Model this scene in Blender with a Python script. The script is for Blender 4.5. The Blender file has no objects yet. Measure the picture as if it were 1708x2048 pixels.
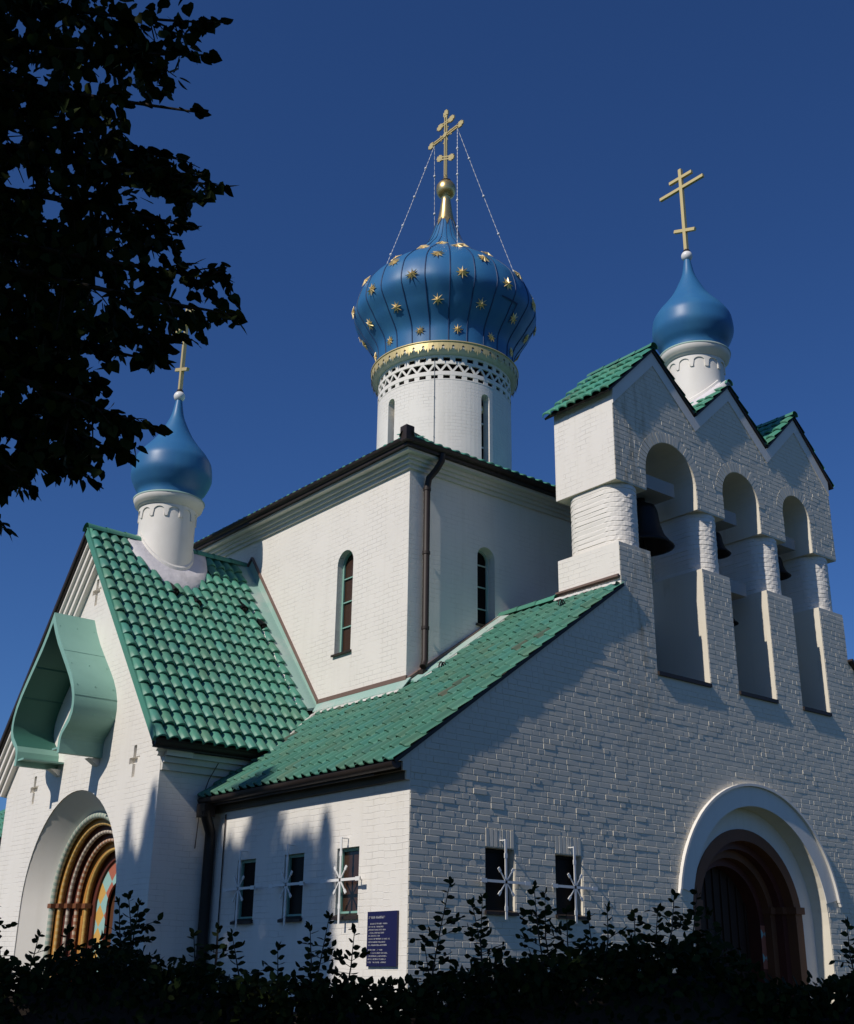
import bpy, math, random
from math import sin, cos, pi, sqrt, radians, atan2, hypot
from mathutils import Vector, Matrix
from mathutils.geometry import tessellate_polygon
random.seed(7)
SC = bpy.context.scene
COL = SC.collection

# ------------------------------------------------------------------ camera
CAM = Vector((-9.6045, -12.0467, 0.0))
CR = Vector((0.77182217, -0.63571647, 0.01245388))
CU = Vector((-0.23916905, -0.27211519, 0.93206839))
CF = Vector((0.58914234, 0.72236964, 0.36206824))
FPX = 2397.331
cd = bpy.data.cameras.new('camera')
cam = bpy.data.objects.new('camera', cd)
COL.objects.link(cam)
m = Matrix.Identity(4)
for i in range(3):
    m[i][0], m[i][1], m[i][2], m[i][3] = CR[i], CU[i], -CF[i], CAM[i]
cam.matrix_world = m
cd.sensor_fit = 'VERTICAL'
cd.sensor_height = 24.0
cd.lens = FPX / 2048 * 24.0
cd.clip_start = 0.05
cd.clip_end = 3000
SC.camera = cam

# ------------------------------------------------------------------ sky, sun, exposure
SUN = Vector((-1.0, -0.085, 0.87)).normalized()
el = math.asin(SUN.z)
world = bpy.data.worlds.new('World')
SC.world = world
world.use_nodes = True
wn = world.node_tree.nodes
bg = wn['Background']
sky = wn.new('ShaderNodeTexSky')
sky.sky_type = 'NISHITA'
sky.sun_disc = False
sky.sun_elevation = el
sky.sun_rotation = atan2(SUN.x, SUN.y)
sky.air_density = 1.0
sky.dust_density = 0.3
sky.ozone_density = 3.0
tone = wn.new('ShaderNodeMix')                    # deeper, bluer summer sky
tone.data_type = 'RGBA'; tone.blend_type = 'MULTIPLY'
tone.inputs[0].default_value = 1.0
tone.inputs[7].default_value = (0.53, 0.90, 1.52, 1)
world.node_tree.links.new(sky.outputs[0], tone.inputs[6])
world.node_tree.links.new(tone.outputs[2], bg.inputs[0])
bg.inputs[1].default_value = 0.05
sl = bpy.data.lights.new('sun', 'SUN')
sl.energy = 3.6
sl.angle = radians(0.53)
sl.color = (1.0, 0.93, 0.84)
so = bpy.data.objects.new('sun', sl)
COL.objects.link(so)
so.rotation_euler = SUN.to_track_quat('Z', 'Y').to_euler()
so.location = (-30, -5, 30)
vs = SC.view_settings
vs.view_transform = 'Standard'
vs.look = 'None'
vs.exposure = 0.0
vs.gamma = 1.0
SC.cycles.max_bounces = 6
SC.cycles.use_denoising = True


def at(px, py, depth):
    """a point on the line of sight of a photo pixel at a forward distance"""
    return CAM + (CF + CR * ((px - 854) / FPX) - CU * ((py - 1024) / FPX)) * depth


def topx(P):
    q = P - CAM
    d = q.dot(CF)
    if d < 0.05:
        return None
    return 854 + FPX * q.dot(CR) / d, 1024 - FPX * q.dot(CU) / d, d


# ------------------------------------------------------------------ mesh builder
class M:
    def __init__(s):
        s.v = []; s.f = []; s.uv = []; s.mi = []; s.sm = []; s.c = []

    def face(s, pts, mi=0, uv=None, sm=False, col=None):
        b = len(s.v)
        s.v.extend([tuple(p) for p in pts])
        s.fi(list(range(b, b + len(pts))), mi, uv, sm, col)

    def fi(s, idx, mi=0, uv=None, sm=False, col=None):
        s.f.append(idx); s.mi.append(mi); s.sm.append(sm); s.uv.append(uv); s.c.append(col)

    def grid(s, rows, mi=0, sm=True, close=False, col=None, uvs=None, flip=False):
        b = len(s.v); n = len(rows[0])
        for r in rows:
            s.v.extend([tuple(p) for p in r])
        for i in range(len(rows) - 1):
            for j in range(n if close else n - 1):
                k = (j + 1) % n
                q = [b + i * n + j, b + i * n + k, b + (i + 1) * n + k, b + (i + 1) * n + j]
                u = None
                if uvs:
                    u = [uvs[i][j], uvs[i][j + 1], uvs[i + 1][j + 1], uvs[i + 1][j]]
                if flip:
                    q.reverse()
                    if u: u.reverse()
                cc = col(i, j) if callable(col) else col
                s.fi(q, mi, u, sm, cc)

    def box(s, x0, x1, y0, y1, z0, z1, mi=0, col=None):
        s.hexa([(x0, y0, z0), (x1, y0, z0), (x1, y1, z0), (x0, y1, z0), (x0, y0, z1), (x1, y0, z1), (x1, y1, z1), (x0, y1, z1)], mi, col)

    def hexa(s, p, mi=0, col=None):
        b = len(s.v)
        s.v.extend([tuple(q) for q in p])
        for q in ((0, 3, 2, 1), (4, 5, 6, 7), (0, 1, 5, 4), (1, 2, 6, 5), (2, 3, 7, 6), (3, 0, 4, 7)):
            s.fi([b + k for k in q], mi, None, False, col)

    def bar(s, a, b, wu, wv, up=(0, 0, 1), mi=0, col=None):
        """rectangular bar from a to b, wu wide across, wv along up"""
        a = Vector(a); b = Vector(b); d = (b - a).normalized(); up = Vector(up)
        if abs(d.dot(up)) > 0.99: up = Vector((1, 0, 0))
        x = d.cross(up).normalized() * wu / 2; y = x.cross(d).normalized() * wv / 2
        s.hexa([a - x - y, a + x - y, a + x + y, a - x + y, b - x - y, b + x - y, b + x + y, b - x + y][0:4] + [b - x - y, b + x - y, b + x + y, b - x + y], mi, col)

    def tube(s, pts, r, n=8, mi=0, col=None, caps=True, closed=False, uvlen=False):
        pts = [Vector(p) for p in pts]; rows = []; uvs = []; L = 0
        rr = r if isinstance(r, (list, tuple)) else [r] * len(pts)
        px = None
        for i, p in enumerate(pts):
            if i: L += (p - pts[i - 1]).length
            d = (pts[min(i + 1, len(pts) - 1)] - pts[max(i - 1, 0)]).normalized()
            if px is None:
                px = d.cross(Vector((0.3, 0.2, 1)) if abs(d.z) < 0.9 else Vector((1, 0, 0))).normalized()
            else:
                px = (px - d * px.dot(d)).normalized()
            y = d.cross(px)
            rows.append([p + (px * cos(2 * pi * k / n) + y * sin(2 * pi * k / n)) * rr[i] for k in range(n)])
            uvs.append([(L, k / n * 0.5) for k in range(n + 1)])
        s.grid(rows, mi, True, True, col, uvs)
        if caps:
            s.face(list(reversed(rows[0])), mi, None, False, col(0, 0) if callable(col) else col)
            s.face(rows[-1], mi, None, False, col(len(rows) - 2, 0) if callable(col) else col)

    def lathe(s, prof, ax, ay, n=48, mi=0, sm=True, col=None, a0=0, a1=2 * pi):
        rows = []; uvs = []
        full = abs(a1 - a0 - 2 * pi) < 1e-6
        R = max(p[0] for p in prof); L = 0
        for i, (r, z) in enumerate(prof):
            if i: L += hypot(r - prof[i - 1][0], z - prof[i - 1][1])
            rows.append([(ax + r * cos(a0 + (a1 - a0) * k / n), ay + r * sin(a0 + (a1 - a0) * k / n), z) for k in range(n + (0 if full else 1))])
            uvs.append([((a0 + (a1 - a0) * k / n) * R, z if abs(prof[0][1] - prof[-1][1]) > 0.05 else L) for k in range(n + 1)])
        s.grid(rows, mi, sm, full, col, uvs)

    def ball(s, c, r, n=12, mi=0, col=None):
        c = Vector(c); rows = []
        for i in range(n // 2 + 1):
            t = -pi / 2 + pi * i / (n // 2)
            q = max(cos(t), 0.001)
            rows.append([c + Vector((q * cos(2 * pi * k / n), q * sin(2 * pi * k / n), sin(t))) * r for k in range(n)])
        s.grid(rows, mi, True, True, col)

    def prism(s, out, holes, axis, a0, a1, mi=0, back=True, sidehole=True):
        """flat outline with holes, pushed from a0 to a1 along an axis ('x': outline is (y,z); 'y': (x,z); 'z': (x,y))"""
        def P(q, a):
            return {'x': (a, q[0], q[1]), 'y': (q[0], a, q[1]), 'z': (q[0], q[1], a)}[axis]
        loops = [out] + list(holes)
        flat = [q for l in loops for q in l]
        tris = tessellate_polygon([[Vector((q[0], q[1], 0)) for q in l] for l in loops])
        for a in ((a0, a1) if back else (a0,)):
            b = len(s.v)
            s.v.extend([P(q, a) for q in flat])
            for t in tris:
                A, B, C_ = (Vector(P(flat[k], a)) for k in t)
                nrm = (B - A).cross(C_ - A)
                want = (a - (a0 + a1) / 2)
                k = 'xyz'.index(axis)
                idx = [b + t[0], b + t[1], b + t[2]]
                if nrm[k] * want < 0: idx.reverse()
                s.fi(idx, mi)
        for li, l in enumerate(loops):
            if li and not sidehole: continue
            for i in range(len(l)):
                p, q = l[i], l[(i + 1) % len(l)]
                s.face([P(p, a0), P(q, a0), P(q, a1), P(p, a1)], mi)

    def build(s, name, mats, parent=None, loc=None, label=None, recalc=False):
        me = bpy.data.meshes.new(name)
        off = Vector(loc) if loc is not None else Vector((0, 0, 0))
        me.from_pydata([tuple(Vector(p) - off) for p in s.v], [], s.f)
        if not isinstance(mats, (list, tuple)): mats = [mats]
        for q in mats: me.materials.append(q)
        me.polygons.foreach_set('material_index', s.mi)
        me.polygons.foreach_set('use_smooth', s.sm)
        uvl = me.uv_layers.new(name='UVMap')
        data = [0.0] * (2 * len(me.loops)); k = 0
        for fi, f in enumerate(s.f):
            u = s.uv[fi]
            if u is None:
                A, B, C_ = Vector(s.v[f[0]]), Vector(s.v[f[1]]), Vector(s.v[f[2]])
                nr = (B - A).cross(C_ - A)
                if len(f) > 3 and nr.length < 1e-12: nr = (C_ - A).cross(Vector(s.v[f[3]]) - A)
                ax_, ay_, az_ = abs(nr.x), abs(nr.y), abs(nr.z)
                for i in f:
                    p = s.v[i]
                    q = (p[1], p[2]) if ax_ >= ay_ and ax_ >= az_ else ((p[0], p[2]) if ay_ >= az_ else (p[0], p[1]))
                    data[k] = q[0]; data[k + 1] = q[1]; k += 2
            else:
                for q in u:
                    data[k] = q[0]; data[k + 1] = q[1]; k += 2
        uvl.data.foreach_set('uv', data)
        if any(c is not None for c in s.c):
            ca = me.color_attributes.new('tint', 'FLOAT_COLOR', 'CORNER')
            d = []
            for fi, f in enumerate(s.f):
                c = s.c[fi] or (1, 1, 1)
                d.extend((c[0], c[1], c[2], 1.0) * len(f))
            ca.data.foreach_set('color', d)
        me.update()
        if recalc:
            import bmesh
            bm = bmesh.new(); bm.from_mesh(me)
            bmesh.ops.recalc_face_normals(bm, faces=bm.faces)
            bm.to_mesh(me); bm.free()
        o = bpy.data.objects.new(name, me)
        COL.objects.link(o)
        o.location = off
        if parent is not None:
            o.parent = parent
            o.matrix_parent_inverse = parent_world(parent).inverted()
        if label: o['label'] = label
        return o


def parent_world(p):
    w = Matrix.Translation(p.location)
    if p.parent is not None:
        w = parent_world(p.parent) @ p.matrix_parent_inverse @ w
    return w


def empty(name, loc):
    o = bpy.data.objects.new(name, None)
    o.empty_display_size = 0.3
    o.location = loc
    COL.objects.link(o)
    return o


def tag(o, label, cat, group=None, kind=None):
    if label: o['label'] = label
    if cat: o['category'] = cat
    if group: o['group'] = group
    if kind: o['kind'] = kind
    return o


# ------------------------------------------------------------------ materials
MT = {}


def nodes_of(name):
    mt = bpy.data.materials.new(name)
    mt.use_nodes = True
    nt = mt.node_tree
    return mt, nt, nt.nodes['Principled BSDF']


def N(nt, typ, **kw):
    n = nt.nodes.new(typ)
    for k, v in kw.items():
        if k in n.inputs: n.inputs[k].default_value = v
        else: setattr(n, k, v)
    return n


def mixc(nt, fac, a, b, blend='MIX'):
    n = nt.nodes.new('ShaderNodeMix')
    n.data_type = 'RGBA'; n.blend_type = blend
    for sock, val in ((0, fac), (6, a), (7, b)):
        if hasattr(val, 'links'): nt.links.new(val, n.inputs[sock])
        elif sock == 0: n.inputs[0].default_value = val
        else: n.inputs[sock].default_value = (*val, 1)
    return n.outputs[2]


def ramp(nt, src, p0, p1):
    n = nt.nodes.new('ShaderNodeMapRange')
    n.inputs[1].default_value = p0; n.inputs[2].default_value = p1
    nt.links.new(src, n.inputs[0])
    return n.outputs[0]


def noise(nt, scale, detail=4, coord='Object', stretch=None, rough=0.55):
    tc = N(nt, 'ShaderNodeTexCoord')
    src = tc.outputs[coord]
    if stretch:
        mp = N(nt, 'ShaderNodeMapping')
        mp.inputs['Scale'].default_value = stretch
        nt.links.new(src, mp.inputs[0]); src = mp.outputs[0]
    n = N(nt, 'ShaderNodeTexNoise', Scale=scale, Detail=detail, Roughness=rough)
    nt.links.new(src, n.inputs['Vector'])
    return n.outputs['Fac']


def paint(name, col, rough=0.5, metal=0.0, dirt=None, dirt_amt=0.3, bump=0.0, bscale=60, tint=False, spec=0.4, stretch=None):
    mt, nt, b = nodes_of(name)
    b.inputs['Roughness'].default_value = rough
    b.inputs['Metallic'].default_value = metal
    b.inputs['Specular IOR Level'].default_value = spec
    c = None
    if dirt:
        f = ramp(nt, noise(nt, 1.7, 6, stretch=stretch), 0.45, 0.75)
        mu = N(nt, 'ShaderNodeMath', operation='MULTIPLY'); mu.inputs[1].default_value = dirt_amt
        nt.links.new(f, mu.inputs[0])
        c = mixc(nt, mu.outputs[0], col, dirt)
    if tint:
        at_ = N(nt, 'ShaderNodeAttribute', attribute_name='tint')
        c = mixc(nt, 1.0, c if c is not None else col, at_.outputs['Color'], 'MULTIPLY')
    if c is not None: nt.links.new(c, b.inputs['Base Color'])
    else: b.inputs['Base Color'].default_value = (*col, 1)
    if bump:
        bp = N(nt, 'ShaderNodeBump', Strength=bump, Distance=0.02)
        nt.links.new(noise(nt, bscale, 5), bp.inputs['Height'])
        nt.links.new(bp.outputs[0], b.inputs['Normal'])
    MT[name] = mt
    return mt


def brick_paint(name, bricks=True, strength=0.5, rust=0.0, col=(0.80, 0.765, 0.70)):
    mt, nt, b = nodes_of(name)
    b.inputs['Roughness'].default_value = 0.62
    b.inputs['Specular IOR Level'].default_value = 0.25
    big = ramp(nt, noise(nt, 0.9, 7, rough=0.65), 0.4, 0.8)
    mu = N(nt, 'ShaderNodeMath', operation='MULTIPLY'); mu.inputs[1].default_value = 0.35
    nt.links.new(big, mu.inputs[0])
    c = mixc(nt, mu.outputs[0], col, (0.66, 0.63, 0.575) if not rust else (0.62, 0.57, 0.47))
    # faint rain streaks down the paint
    rs_ = ramp(nt, noise(nt, 2.0, 6, stretch=(3.2, 3.2, 0.16), rough=0.65), 0.52, 0.78)
    mrs = N(nt, 'ShaderNodeMath', operation='MULTIPLY'); mrs.inputs[1].default_value = 0.20
    nt.links.new(rs_, mrs.inputs[0])
    c = mixc(nt, mrs.outputs[0], c, (0.54, 0.50, 0.42))
    if rust:
        st = ramp(nt, noise(nt, 1.3, 6, stretch=(2.6, 2.6, 0.55), rough=0.7), 0.60, 0.80)
        mr = N(nt, 'ShaderNodeMath', operation='MULTIPLY'); mr.inputs[1].default_value = rust
        nt.links.new(st, mr.inputs[0])
        c = mixc(nt, mr.outputs[0], c, (0.36, 0.27, 0.15))
        # rust-brown run-off below the foot of the bell gable
        tc0 = N(nt, 'ShaderNodeTexCoord'); sx = N(nt, 'ShaderNodeSeparateXYZ'); nt.links.new(tc0.outputs['Object'], sx.inputs[0])
        dx = N(nt, 'ShaderNodeMath', operation='SUBTRACT'); nt.links.new(sx.outputs[0], dx.inputs[0]); dx.inputs[1].default_value = 4.62
        ab = N(nt, 'ShaderNodeMath', operation='ABSOLUTE'); nt.links.new(dx.outputs[0], ab.inputs[0])
        near = ramp(nt, ab.outputs[0], 0.75, 0.1); low = ramp(nt, sx.outputs[2], 2.2, 5.2)
        st2 = ramp(nt, noise(nt, 2.4, 6, stretch=(2.2, 2.2, 0.5), rough=0.7), 0.48, 0.66)
        p1 = N(nt, 'ShaderNodeMath', operation='MULTIPLY'); nt.links.new(near, p1.inputs[0]); nt.links.new(low, p1.inputs[1])
        p2 = N(nt, 'ShaderNodeMath', operation='MULTIPLY'); nt.links.new(p1.outputs[0], p2.inputs[0]); nt.links.new(st2, p2.inputs[1])
        p3 = N(nt, 'ShaderNodeMath', operation='MULTIPLY'); nt.links.new(p2.outputs[0], p3.inputs[0]); p3.inputs[1].default_value = 0.7
        c = mixc(nt, p3.outputs[0], c, (0.33, 0.25, 0.13))
    bp = N(nt, 'ShaderNodeBump', Strength=strength, Distance=0.012)
    if bricks:
        tc = N(nt, 'ShaderNodeTexCoord')
        br = N(nt, 'ShaderNodeTexBrick', Scale=1.0)
        br.inputs['Mortar Size'].default_value = 0.006
        br.inputs['Mortar Smooth'].default_value = 0.5
        br.inputs['Brick Width'].default_value = 0.25
        br.inputs['Row Height'].default_value = 0.0833
        br.inputs['Color1'].default_value = (0.6, 0.6, 0.6, 1)
        br.inputs['Color2'].default_value = (1, 1, 1, 1)
        br.inputs['Mortar'].default_value = (0, 0, 0, 1)
        wob = N(nt, 'ShaderNodeTexNoise', Scale=3.0, Detail=3.0)
        nt.links.new(tc.outputs['UV'], wob.inputs['Vector'])
        add = N(nt, 'ShaderNodeMixRGB', blend_type='LINEAR_LIGHT'); add.inputs[0].default_value = 0.02
        nt.links.new(tc.outputs['UV'], add.inputs[1]); nt.links.new(wob.outputs['Color'], add.inputs[2])
        nt.links.new(add.outputs[0], br.inputs['Vector'])
        # paint fills many of the joints: fade them by a patchy mask
        msk = ramp(nt, noise(nt, 2.2, 5), 0.40, 0.62)
        hm = mixc(nt, msk, (0.85, 0.85, 0.85), br.outputs['Color'])
        fine = noise(nt, 45, 3)
        ad = N(nt, 'ShaderNodeMath', operation='MULTIPLY_ADD'); ad.inputs[1].default_value = 0.25
        nt.links.new(fine, ad.inputs[0]); nt.links.new(hm, ad.inputs[2])
        nt.links.new(ad.outputs[0], bp.inputs['Height'])
        dk = N(nt, 'ShaderNodeMath', operation='MULTIPLY'); nt.links.new(br.outputs['Fac'], dk.inputs[0]); nt.links.new(msk, dk.inputs[1])
        dk2 = N(nt, 'ShaderNodeMath', operation='MULTIPLY'); nt.links.new(dk.outputs[0], dk2.inputs[0]); dk2.inputs[1].default_value = 0.22
        c = mixc(nt, dk2.outputs[0], c, (0.42, 0.38, 0.33))
    else:
        nt.links.new(noise(nt, 30, 5), bp.inputs['Height'])
    nt.links.new(c, b.inputs['Base Color'])
    nt.links.new(bp.outputs[0], b.inputs['Normal'])
    MT[name] = mt
    return mt


brick_paint('painted_brick', True, 0.6)
brick_paint('facade_paint', False, 0.05, rust=0.42, col=(0.76, 0.70, 0.575))
brick_paint('plaster', False, 0.06)
paint('cream_plaster', (0.80, 0.765, 0.70), 0.6, dirt=(0.55, 0.51, 0.43), dirt_amt=0.35)
paint('cornice_paint', (0.66, 0.64, 0.58), 0.6, dirt=(0.45, 0.42, 0.36), dirt_amt=0.4)
paint('glazed_tile', (0.078, 0.262, 0.185), 0.42, tint=True, spec=0.25, dirt=(0.115, 0.225, 0.155), dirt_amt=0.6, bump=0.06, bscale=25)
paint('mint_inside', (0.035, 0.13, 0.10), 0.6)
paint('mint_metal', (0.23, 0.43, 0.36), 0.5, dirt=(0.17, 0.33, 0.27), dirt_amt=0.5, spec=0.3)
paint('zinc', (0.30, 0.46, 0.40), 0.6, dirt=(0.55, 0.53, 0.50), dirt_amt=0.9, bump=0.2, bscale=14)
paint('lead', (0.66, 0.63, 0.64), 0.6, dirt=(0.42, 0.40, 0.38), dirt_amt=0.8, bump=0.5, bscale=12)
paint('mortar_fillet', (0.66, 0.64, 0.60), 0.85, dirt=(0.38, 0.34, 0.28), dirt_amt=0.7, bump=0.8, bscale=25)
paint('brown_metal', (0.024, 0.016, 0.013), 0.55, dirt=(0.045, 0.032, 0.025), dirt_amt=0.5)
paint('brown_wood', (0.060, 0.048, 0.028), 0.6, dirt=(0.10, 0.085, 0.055), dirt_amt=0.6)
paint('brown_strip', (0.17, 0.11, 0.09), 0.6, dirt=(0.25, 0.19, 0.16), dirt_amt=0.5)
paint('dome_blue', (0.032, 0.145, 0.32), 0.42, dirt=(0.045, 0.18, 0.34), dirt_amt=0.9, spec=0.35, bump=0.11, bscale=3.2, stretch=(1.6, 1.6, 0.35))
paint('dome_seam', (0.012, 0.045, 0.13), 0.5)
paint('gold', (0.80, 0.58, 0.24), 0.32, 0.9, dirt=(0.60, 0.44, 0.20), dirt_amt=0.5)
paint('star_gold', (0.88, 0.68, 0.34), 0.42, 0.35)
paint('gilt_paint', (0.66, 0.53, 0.25), 0.45, 0.35)
paint('white_metal', (0.78, 0.77, 0.74), 0.4)
paint('dark_glass', (0.007, 0.006, 0.006), 0.4, spec=0.10)
paint('amber_glass', (0.050, 0.026, 0.017), 0.2, spec=0.5)
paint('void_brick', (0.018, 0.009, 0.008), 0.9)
paint('bronze', (0.025, 0.022, 0.02), 0.5, 0.6)
paint('concrete', (0.33, 0.34, 0.34), 0.8, bump=0.2)
paint('timber', (0.115, 0.045, 0.018), 0.55, dirt=(0.06, 0.025, 0.012), dirt_amt=0.8, stretch=(4, 4, 0.4))
paint('timber_dark', (0.035, 0.014, 0.008), 0.6)
paint('shaded_metal', (0.010, 0.008, 0.007), 0.5)  # brown downpipe metal, coloured near black for the shade it stands in
paint('arch_brown', (0.17, 0.062, 0.026), 0.6, dirt=(0.09, 0.035, 0.02), dirt_amt=0.6)
paint('arch_ochre', (0.50, 0.225, 0.05), 0.5, dirt=(0.34, 0.13, 0.035), dirt_amt=0.6)
paint('arch_maroon', (0.11, 0.028, 0.018), 0.55, dirt=(0.05, 0.015, 0.012), dirt_amt=0.6)
paint('painted_rib', (0.72, 0.70, 0.66), 0.4, tint=True)
paint('sign_blue', (0.010, 0.008, 0.055), 0.35)
paint('sign_white', (0.42, 0.42, 0.44), 0.6)
paint('bark', (0.05, 0.037, 0.027), 0.9, bump=0.9, bscale=20, stretch=(3, 3, 0.5), dirt=(0.025, 0.02, 0.015), dirt_amt=0.8)


def leaf_mat(name, col, trans, rough=0.5):
    mt, nt, b = nodes_of(name)
    at_ = N(nt, 'ShaderNodeAttribute', attribute_name='tint')
    c = mixc(nt, 1.0, col, at_.outputs['Color'], 'MULTIPLY')
    nt.links.new(c, b.inputs['Base Color'])
    b.inputs['Roughness'].default_value = rough
    b.inputs['Specular IOR Level'].default_value = 0.06
    tr = N(nt, 'ShaderNodeBsdfTranslucent')
    c2 = mixc(nt, 1.0, c, (1.3, 1.5, 0.5), 'MULTIPLY')
    nt.links.new(c2, tr.inputs[0])
    mx = N(nt, 'ShaderNodeMixShader'); mx.inputs[0].default_value = trans
    nt.links.new(b.outputs[0], mx.inputs[1]); nt.links.new(tr.outputs[0], mx.inputs[2])
    nt.links.new(mx.outputs[0], nt.nodes['Material Output'].inputs[0])
    MT[name] = mt


leaf_mat('linden_leaf', (0.020, 0.031, 0.010), 0.06, 0.7)
leaf_mat('hedge_leaf', (0.017, 0.028, 0.009), 0.06, 0.65)
leaf_mat('needle', (0.040, 0.055, 0.030), 0.05)
mt, nt, b = nodes_of('turf')
g1 = noise(nt, 0.7, 5); g2 = noise(nt, 40, 4)
nt.links.new(mixc(nt, g2, mixc(nt, ramp(nt, g1, .35, .65), (0.035, 0.06, 0.018), (0.06, 0.075, 0.028)), (0.02, 0.03, 0.012)), b.inputs['Base Color'])
b.inputs['Roughness'].default_value = 0.95
bp = N(nt, 'ShaderNodeBump', Strength=0.8, Distance=0.05); nt.links.new(g2, bp.inputs['Height']); nt.links.new(bp.outputs[0], b.inputs['Normal'])
MT['turf'] = mt

# diamond-patterned portal lining: colours vary in their own painted lozenges
mt, nt, b = nodes_of('lozenge_paint')
tc = N(nt, 'ShaderNodeTexCoord'); mp = N(nt, 'ShaderNodeMapping')
mp.inputs['Rotation'].default_value = (0, 0, radians(45)); mp.inputs['Scale'].default_value = (3.8, 3.8, 3.8)
nt.links.new(tc.outputs['UV'], mp.inputs[0])
ck = N(nt, 'ShaderNodeTexChecker', Scale=1.0); nt.links.new(mp.outputs[0], ck.inputs['Vector'])
ck.inputs['Color1'].default_value = (0.62, 0.36, 0.09, 1); ck.inputs['Color2'].default_value = (0.30, 0.50, 0.46, 1)
ck2 = N(nt, 'ShaderNodeTexChecker', Scale=0.5); nt.links.new(mp.outputs[0], ck2.inputs['Vector'])
mlt = N(nt, 'ShaderNodeMath', operation='MULTIPLY'); nt.links.new(ck.outputs['Fac'], mlt.inputs[0]); nt.links.new(ck2.outputs['Fac'], mlt.inputs[1])
nt.links.new(mixc(nt, mlt.outputs[0], ck.outputs['Color'], (0.42, 0.13, 0.08)), b.inputs['Base Color'])
b.inputs['Roughness'].default_value = 0.5
MT['lozenge_paint'] = mt

# ------------------------------------------------------------------ ground
GZ = -1.65
g = M()
g.face([(-900, -900, GZ), (900, -900, GZ), (900, 900, GZ), (-900, 900, GZ)])
tag(g.build('ground', MT['turf']), 'mown grass lawn around the white church', 'ground', kind='structure')

# ------------------------------------------------------------------ church
XC = 7.25
church = tag(empty('church', (XC, 0, GZ)), 'white painted brick church with green tiled roofs, bell gable and blue onion domes', 'church')


def arc(cx, cz, r, a0, a1, n):
    return [(cx + r * cos(radians(a0 + (a1 - a0) * i / n)), cz + r * sin(radians(a0 + (a1 - a0) * i / n))) for i in range(n + 1)]


SLOPE = 0.732
Z0 = 2.775                                         # top of the front roof's base at x = 0
def nave_z(x): return Z0 + SLOPE * x
BL, BR = 4.19, 10.50                              # bell wall
OPN = [(4.955, 6.285), (7.04, 8.105), (8.86, 9.72)]
ZS, ZP, ZB = 4.545, 6.56, 7.645
DCX, DCZ, DR = 7.23, 0.9, 1.77                    # main door
WF = [(1.28, 1.80), (2.569, 3.09)]
WZ0, WZ1 = 0.81, 1.606

# --- west facade with laid bricks
fac = M()
door_notch = [(DCX - DR, GZ)] + [(p[0], p[1]) for p in reversed(arc(DCX, DCZ, DR, 0, 180, 28))] + [(DCX + DR, GZ)]
ZTOP = 4.40
XR = 2 * XC
corner = [(0, nave_z(0) - 0.06), (0, 2.34)]
out = [(0, GZ)] + door_notch + [(XR, GZ), (XR, 2.34)]
out += [(XR - p[0], p[1]) for p in reversed(corner)][1:]
out += [(BR, nave_z(XR - BR) - 0.03), (BR, ZTOP), (BL, ZTOP), (BL, nave_z(BL) - 0.06)] + corner
fac_holes = [[(a, WZ0), (b_, WZ0), (b_, WZ1), (a, WZ1)] for a, b_ in WF] + [[(XR - b_, WZ0), (XR - a, WZ0), (XR - a, WZ1), (XR - b_, WZ1)] for a, b_ in WF]
fac.prism(out, fac_holes, 'y', 0.0, 0.5)


def inside_facade(x, z):
    """solid brick area of the west front (facade and bell wall)"""
    if z < ZTOP or x < BL or x > BR:
        xx = x if x <= XC else XR - x
        if xx < 0.0: return False
        if z > nave_z(xx) - 0.10: return False
        for a, b_ in WF:
            if a - 0.005 < xx < b_ + 0.005 and WZ0 - .02 < z < WZ1 + 0.255: return False
        d = hypot(x - DCX, z - DCZ)
        if z > DCZ + .30 and d < 2.14: return False
        if z > DCZ and d < DR + .01: return False
        if z <= DCZ and abs(x - DCX) < DR + 0.0: return False
        return True
    for a, b_ in OPN:
        if z < ZP:
            if a < x < b_ and z > ZS - 0.09: return False
        if z > ZB:
            r = (b_ - a) / 2; zs = 8.685 - r
            if z < zs and a < x < b_: return False
            if z >= zs and hypot(x - (a + b_) / 2, z - zs) < r + 0.20: return False
    if ZP < z < ZB: return False
    if z > GE - 0.22 and z > gable_z(x) - 0.27: return False
    return True


GE, GPK = 9.33, 10.40
GX = [BL, 6.36, 8.48, 10.50]
def gable_z(x):
    for k in range(3):
        if GX[k] <= x <= GX[k + 1]:
            c = (GX[k] + GX[k + 1]) / 2; h = (GX[k + 1] - GX[k]) / 2
            base = GE + 0.12 if k < 2 and x > c or k > 0 and x < c else GE
            t = abs(x - c) / h
            return GPK * (1 - t) + base * t
    return GE


def one_brick(mm, x0, x1, z0, z1, h, y=0.0):
    j = 0.0045; e = 0.005
    a = [(x0 + j, y - 0.0005, z0 + j), (x1 - j, y - 0.0005, z0 + j), (x1 - j, y - 0.0005, z1 - j), (x0 + j, y - 0.0005, z1 - j)]
    t = random.uniform(-.0013, .0013); t2 = random.uniform(-.001, .001)
    c = [(x0 + j + e, y - h - t, z0 + j + e), (x1 - j - e, y - h + t, z0 + j + e), (x1 - j - e, y - h + t + t2, z1 - j - e), (x0 + j + e, y - h - t + t2, z1 - j - e)]
    b = len(mm.v)
    mm.v.extend(a + c)
    mm.fi([b + 4, b + 5, b + 6, b + 7])
    for i in range(4):
        k = (i + 1) % 4
        mm.fi([b + i, b + k, b + 4 + k, b + 4 + i])


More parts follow.
